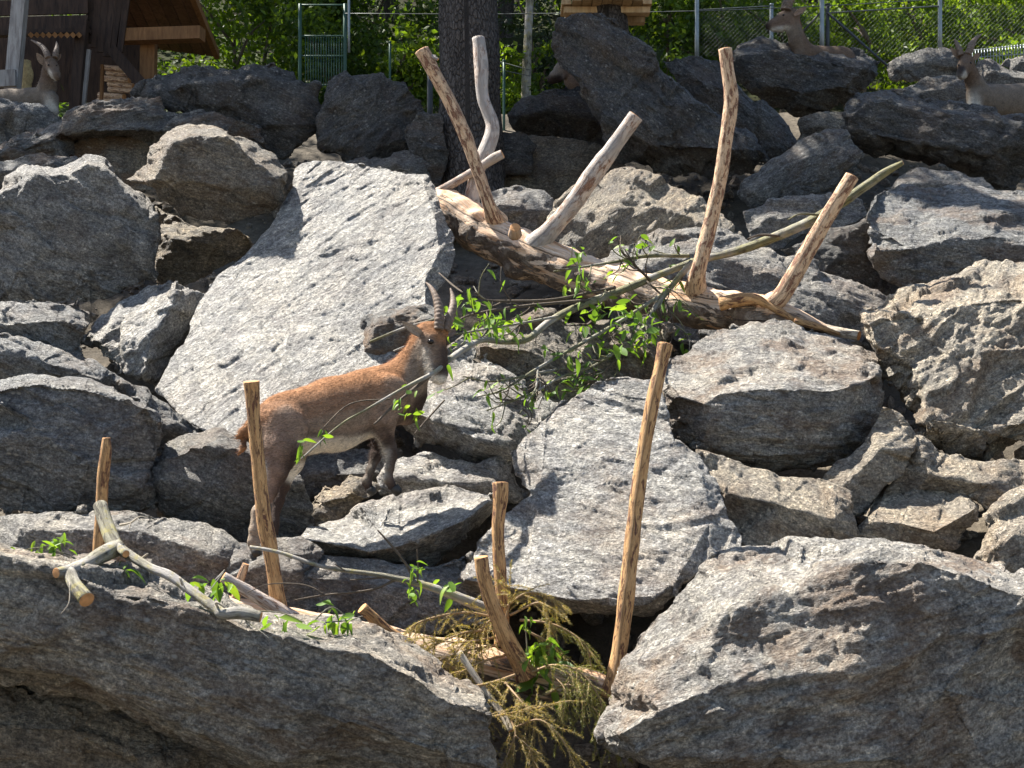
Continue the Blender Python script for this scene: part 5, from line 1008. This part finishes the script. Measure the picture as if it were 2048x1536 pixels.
def mesh_panel(x0, x1, y0, y1, Y0, Y1, step, slant, rp):
    g = []
    n = int((x1 - x0 + abs(slant) * (y1 - y0)) / step)
    for sgn in ((1, -1) if slant else (1,)):
        for i in range(n):
            xa = x0 + i * step - (abs(slant) * (y1 - y0) if sgn > 0 and slant else 0); xb = xa + sgn * slant * (y1 - y0)
            if sgn < 0: xa, xb = x0 + i * step, x0 + i * step - slant * (y1 - y0)
            ta, tb = 0., 1.
            if xb != xa:
                for lim in (x0, x1):
                    tt = (lim - xa) / (xb - xa)
                    if (xa - lim) * (xb - lim) < 0:
                        inside_a = x0 <= xa <= x1
                        if inside_a: tb = min(tb, tt)
                        else: ta = max(ta, tt)
            if tb - ta < .02 or not (x0 - 1 <= xa + (xb - xa) * (ta + tb) / 2 <= x1 + 1): continue
            f = lambda t: (xa + (xb - xa) * t, y0 + (y1 - y0) * t, Y0 + (Y1 - Y0) * (xa + (xb - xa) * t - x0) / (x1 - x0))
            g.append(tube(px_path([(*f(ta), rp), (*f(tb), rp)], n=1), 3, 0, 0, False)[:2])
    V, F = cat_geo([(a, np.array(b)) for a, b in g]); o = child('diamond_mesh', V, F, M['wire'], fence); o['kind'] = 'stuff'
mesh_panel(1394, 1644, 22, 112, 14.9, 14.7, 9, 1, .26); mesh_panel(1660, 1880, 20, 110, 14.75, 15.2, 9, 1, .26); mesh_panel(1880, 2060, 8, 110, 15.2, 15.6, 9, 1, .26)
mp = thing('mesh_panel', 'pale upright-bar mesh panel at the right edge behind the small dark rock', 'fence', P(2000, 125, 15.6))
for i in range(22): rod([(1945 + i * 6, 100 - i * .7, 15.65), (1945 + i * 6, 128, 15.6)], .9, 'zinc', mp, 'bar', 5)
for k in (0, 14): rod([(1942, 101 + k, 15.63), (2075, 88 + k * 1.3, 15.63)], 1., 'zinc', mp, 'rail', 5)

# ---------------------------------------------------------------- trees and shrubs
def crown_leaves(blobs, n, size, r, flat=.8, clump=.22):
    nr = np.random.RandomState(r.randrange(10 ** 6)); C = []
    tot = sum(b[3] ** 2 for b in blobs)
    for (x, y, z, R) in blobs:
        m = max(8, int(n * R * R / tot)); k = max(5, int(m / 40))
        d = nr.normal(size=(k, 3)); d /= np.linalg.norm(d, axis=1)[:, None]; cc = d * (R * (.35 + .65 * nr.rand(k, 1) ** .5)); cc[:, 2] *= flat
        C.append(np.array([x, y, z]) + cc[nr.randint(0, k, m)] + nr.normal(size=(m, 3)) * clump * R * np.array([1, 1, .6]))
    C = np.concatenate(C); m = len(C)
    a = nr.normal(size=(m, 3)); a[:, 2] -= .5; a /= np.linalg.norm(a, axis=1)[:, None]
    b = np.cross(a, nr.normal(size=(m, 3))); b /= np.linalg.norm(b, axis=1)[:, None] + 1e-9; s = size * (.6 + .8 * nr.rand(m, 1)); c = np.cross(a, b)
    V = np.stack([C, C + a * s * .5 + b * s * .28 + c * s * .05, C + a * s, C + a * s * .5 - b * s * .28 + c * s * .05], 1).reshape(-1, 3)
    return V, np.arange(4 * m).reshape(-1, 4)
def wpath(pts, n=5): return catmull(np.array(pts, float), n)
def tree(name, label, base, top, r0, r1, blobs, n, size, mat, r, cat='tree', group='trees behind the boulders', barkm='bark', limbs=True, roots=False, seg=20, clump=.22):
    t = thing(name, label, cat, base, group); b = np.array(base, float); tp = np.array(top, float)
    mid = b + (tp - b) * .5 + np.array([r.uniform(-.1, .1), r.uniform(-.1, .1), 0])
    path = [(*(b - [0, 0, .3]), r0 * 1.25), (*(b + (tp - b) * .06), r0 * 1.05), (*mid, (r0 + r1) / 2), (*tp, r1)]
    tube_obj('trunk', wpath(path, 12), M[barkm], t, None, seg, .16, r.randrange(999), .4)
    if limbs:
        for (x, y, z, R) in blobs:
            f = min(.97, max(.25, (z - R * .8 - b[2]) / max(.1, tp[2] - b[2]))); s = b + (tp - b) * f
            e = np.array([x, y, z]); m = (s + e) / 2 + np.array([0, 0, .15 * R])
            tube_obj('limb', wpath([(*s, r1 * .8 + .01), (*m, r1 * .5 + .008), (*e, .008)], 5), M[barkm], t, None, 7, .1, 1)
    if n:
        V, F = crown_leaves(blobs, n, size, r, clump=clump); o = child('crown', V, F, M[mat], t, False); o['kind'] = 'stuff'
    return t
r = random.Random(31)
def sunward(px, py, Y, h):   # point h metres above a place, towards the sun
    p = P(px, py, Y); return p + Vector(SUN) * (h / SUN.z)
def blob_over(lst, h, R): return [(*sunward(x, y, Y, h + r.uniform(-.6, .6)), R * r.uniform(.85, 1.15)) for x, y, Y in lst]
# the two big trunks in view; their crowns, unseen above the frame, are shaped to shade the top boulders
b1 = blob_over([(60, 260, 12.6), (250, 240, 12.6), (420, 190, 12.6), (560, 200, 12.7), (720, 230, 12.8), (880, 250, 13.2), (-120, 280, 12.5), (300, 130, 14.5), (600, 130, 14.5), (640, 310, 12.9), (560, 310, 12.9), (850, 270, 13.3), (960, 330, 12.6)], 6.2, 1.05)
tree('conifer_tree', 'big straight grey-brown trunk rising behind the two forked log branches', P(945, 400, 12.6), P(905, -1500, 13.0), .265, .15, b1, 19000, .11, 'leaf_c', r, roots=True, seg=40)
b2 = blob_over([(1120, 210, 12.9), (1260, 180, 12.9), (1400, 240, 12.6), (1560, 190, 13.2), (1660, 280, 12.4), (1780, 260, 12.4), (1900, 280, 12.2), (2020, 280, 12.4), (2150, 250, 12.6), (1700, 140, 14.), (1950, 170, 14.), (1600, 240, 13.), (1500, 350, 12.3), (1200, 330, 12.6), (1080, 340, 12.5)], 6.0, .95)
tree('conifer_tree', 'brown trunk rising through the round wooden platform', P(1215, 120, 13.9), P(1215, -1300, 14.1), .19, .13, b2, 20000, .11, 'leaf_c', r, seg=30)
pf = thing('tree_platform', 'round platform of pale boards fixed around the brown trunk', 'platform', P(1212, 20, 13.9))
pc = Pv(1212, 14, 13.9); R_ = .44
for i in range(9):
    x0 = -R_ + i * 2 * R_ / 9; x1 = x0 + 2 * R_ / 9 - .008; h = math.sqrt(max(.02, R_ ** 2 - (abs((x0 + x1) / 2)) ** 2)) * .95
    V, F = box(pc + np.array([(x0 + x1) / 2, 0, -.004 * (i % 2)]), ((x1 - x0) / 2, 0, 0), (0, h, 0), (0, 0, .035)); child('board', V, F, M['platform'], pf, False)
V, F = box(pc + np.array([0, -.1, -.075]), (R_ * .95, 0, 0), (0, .05, 0), (0, 0, .03)); child('bearer', V, F, M['platform'], pf, False)
V, F = box(pc + np.array([0, .2, -.075]), (R_ * .9, 0, 0), (0, .05, 0), (0, 0, .03)); child('bearer', V, F, M['platform'], pf, False)

def shrub(label, px, py, Y, R, n, size, mat, h=1., cat='shrub', k=5, clump=.22):
    c = P(px, py, Y); base = Vector((c.x, Y, float(hill_z(np.array([c.x]), np.array([Y]))[0]) if Y > 16.7 else 5.2))
    bl = [(c.x + r.gauss(0, R * .5), Y + r.gauss(0, R * .4), c.z + r.gauss(0, R * .45 * h), R * r.uniform(.45, .75)) for _ in range(k)]
    return tree('shrub' if cat == 'shrub' else 'forest_tree', label, base, (c.x, Y, max(base.z + .3, c.z)), .035, .015, bl, n, size, mat, r, cat, 'shrubs and young trees behind the fence', 'twig', True, seg=8, clump=clump)
shrub('lush green shrub beside the shed roof edge', 470, 60, 17.6, 1.1, 4200, .085, 'leaf_b')
shrub('green shrub between the shed roof and the metal gate', 545, 30, 18.4, 1.2, 4200, .085, 'leaf_d')
shrub('leafy shrub seen through the metal gate bars', 645, 120, 17.2, .7, 2600, .075, 'leaf_d')
shrub('dark shrub above the metal gate', 650, 10, 19., 1.0, 3500, .085, 'leaf_d')
shrub('bright yellow-green sapling left of the big trunk', 800, 120, 16.9, .55, 1500, .085, 'leaf_b', 1.3)
shrub('shaded shrub behind the bright sapling', 740, 60, 19., 1.1, 3800, .085, 'leaf_d')
shrub('bright leafy shrub right of the big trunk low behind the green post', 1010, 215, 16.6, .5, 1700, .07, 'leaf_b', 1.2)
shrub('mid green shrub beside the thin pale stem', 1080, 165, 17., .5, 1700, .07, 'leaf_b')
shrub('dark drooping conifer beyond the thin pale stem', 1060, 60, 17.6, .8, 4200, .06, 'leaf_c', 1.6)
shrub('sunlit shrub just right of the round platform', 1335, 40, 17.2, .55, 1800, .075, 'leaf_b', 1.5)
shrub('shaded green shrub between two fence posts', 1450, 70, 17.4, .7, 2600, .08, 'leaf_d')
shrub('dark shrub behind the horn of the left-looking ibex', 1560, 20, 18.6, .9, 3200, .085, 'leaf_d')
shrub('sunny yellow-green shrub below the slanting fence brace', 1740, 80, 16.8, .55, 2600, .07, 'leaf_b')
shrub('tall bright shrub behind the grey post above the flat dark rock', 1840, 55, 17.2, .75, 3400, .075, 'leaf_b', 1.1)
shrub('wide bright shrub at the top right corner', 1975, 40, 17.8, .95, 4200, .08, 'leaf_b')
shrub('low sunny shrub above the pale mesh panel', 2050, 85, 17.0, .5, 2000, .07, 'leaf_b')
shrub('shaded shrub high behind the braced corner post', 1690, 10, 19.2, 1.0, 3600, .085, 'leaf_b')
ps = tree('young_tree', 'thin pale stem standing right of the slim green post', P(1052, 205, 16.4), P(1056, -300, 16.8), .055, .03, [(*P(1056, -200, 16.8), .8)], 1500, .08, 'leaf_d', r, barkm='branch', seg=10)
for i, (px, Y, lab) in enumerate(((-150, 22, 'forest tree far behind the shed'), (340, 24, 'forest tree high behind the shed roof'), (560, 22, 'forest tree high behind the metal gate'), (780, 23.5, 'forest tree beyond the bright sapling'), (1010, 22.5, 'forest tree beyond the dark drooping conifer'), (1180, 24, 'forest tree beyond the round platform'), (1400, 22.5, 'forest tree beyond the sunlit platform shrub'), (1620, 24.5, 'forest tree beyond the braced corner post'), (1860, 23.5, 'forest tree high beyond the tall bright shrub'), (2120, 25, 'forest tree beyond the right edge shrubs'))):
    c = P(px, 0, Y); z0 = float(hill_z(np.array([c.x]), np.array([float(Y)]))[0])
    bl = [(c.x + r.gauss(0, 1.1), Y + r.gauss(0, .9), z0 + r.uniform(.8, 5.2), r.uniform(.8, 1.3)) for _ in range(8)]
    tree('forest_tree', lab, (c.x, Y, z0), (c.x + r.uniform(-.3, .3), Y, z0 + 5.6), .13, .05, bl, 5200, .12, 'leaf_d', r, seg=10)
for i, (tx, ty, lab, tg) in enumerate(((-4.5, 25, 'unseen tall forest tree added to shade the shed', [(120, 60, 16.), (300, 60, 17.), (200, -60, 17), (60, 100, 15.5)]), (-1.5, 26, 'unseen tall forest tree added to shade the gate', [(640, 60, 17.5), (700, 80, 18.), (650, -60, 19.)]), (1.0, 25.5, 'unseen tall forest tree added to shade the big trunk', [(760, 40, 19), (905, 150, 12.9), (900, 60, 12.9), (860, 240, 13.), (1000, 80, 17.5), (1080, 100, 17.5), (960, 0, 19)]), (3.2, 27, 'unseen tall forest tree added to shade the round platform', [(1180, 60, 17.5), (1200, 20, 14.), (1420, 60, 17.5), (1500, 60, 17.5), (1560, 20, 18.5), (1280, 0, 18.5)]))):  # out of view, added to darken the shed, shrubs and big trunk
    bl = blob_over(tg, 8.2, 1.15); z0 = float(hill_z(np.array([tx]), np.array([float(ty)]))[0])
    tree('forest_tree', lab, (tx, ty, z0), (tx - 2.5, ty - 3.5, z0 + 8.5), .2, .08, bl, 7000, .15, 'leaf_d', r, seg=10)
# ground plants on the hillside, a mass nobody could count
V, F = crown_leaves([(x, y, float(hill_z(np.array([x]), np.array([y]))[0]) + .15, .9) for x, y in ((r.uniform(-9, 9), r.uniform(17, 24)) for _ in range(70))], 14000, .10, r, .35, .4)
o = link('undergrowth', np_mesh('undergrowth', V, F, False), M['leaf_d']); tag(o, 'tangled green undergrowth covering the wooded hillside', 'undergrowth', None, 'stuff')
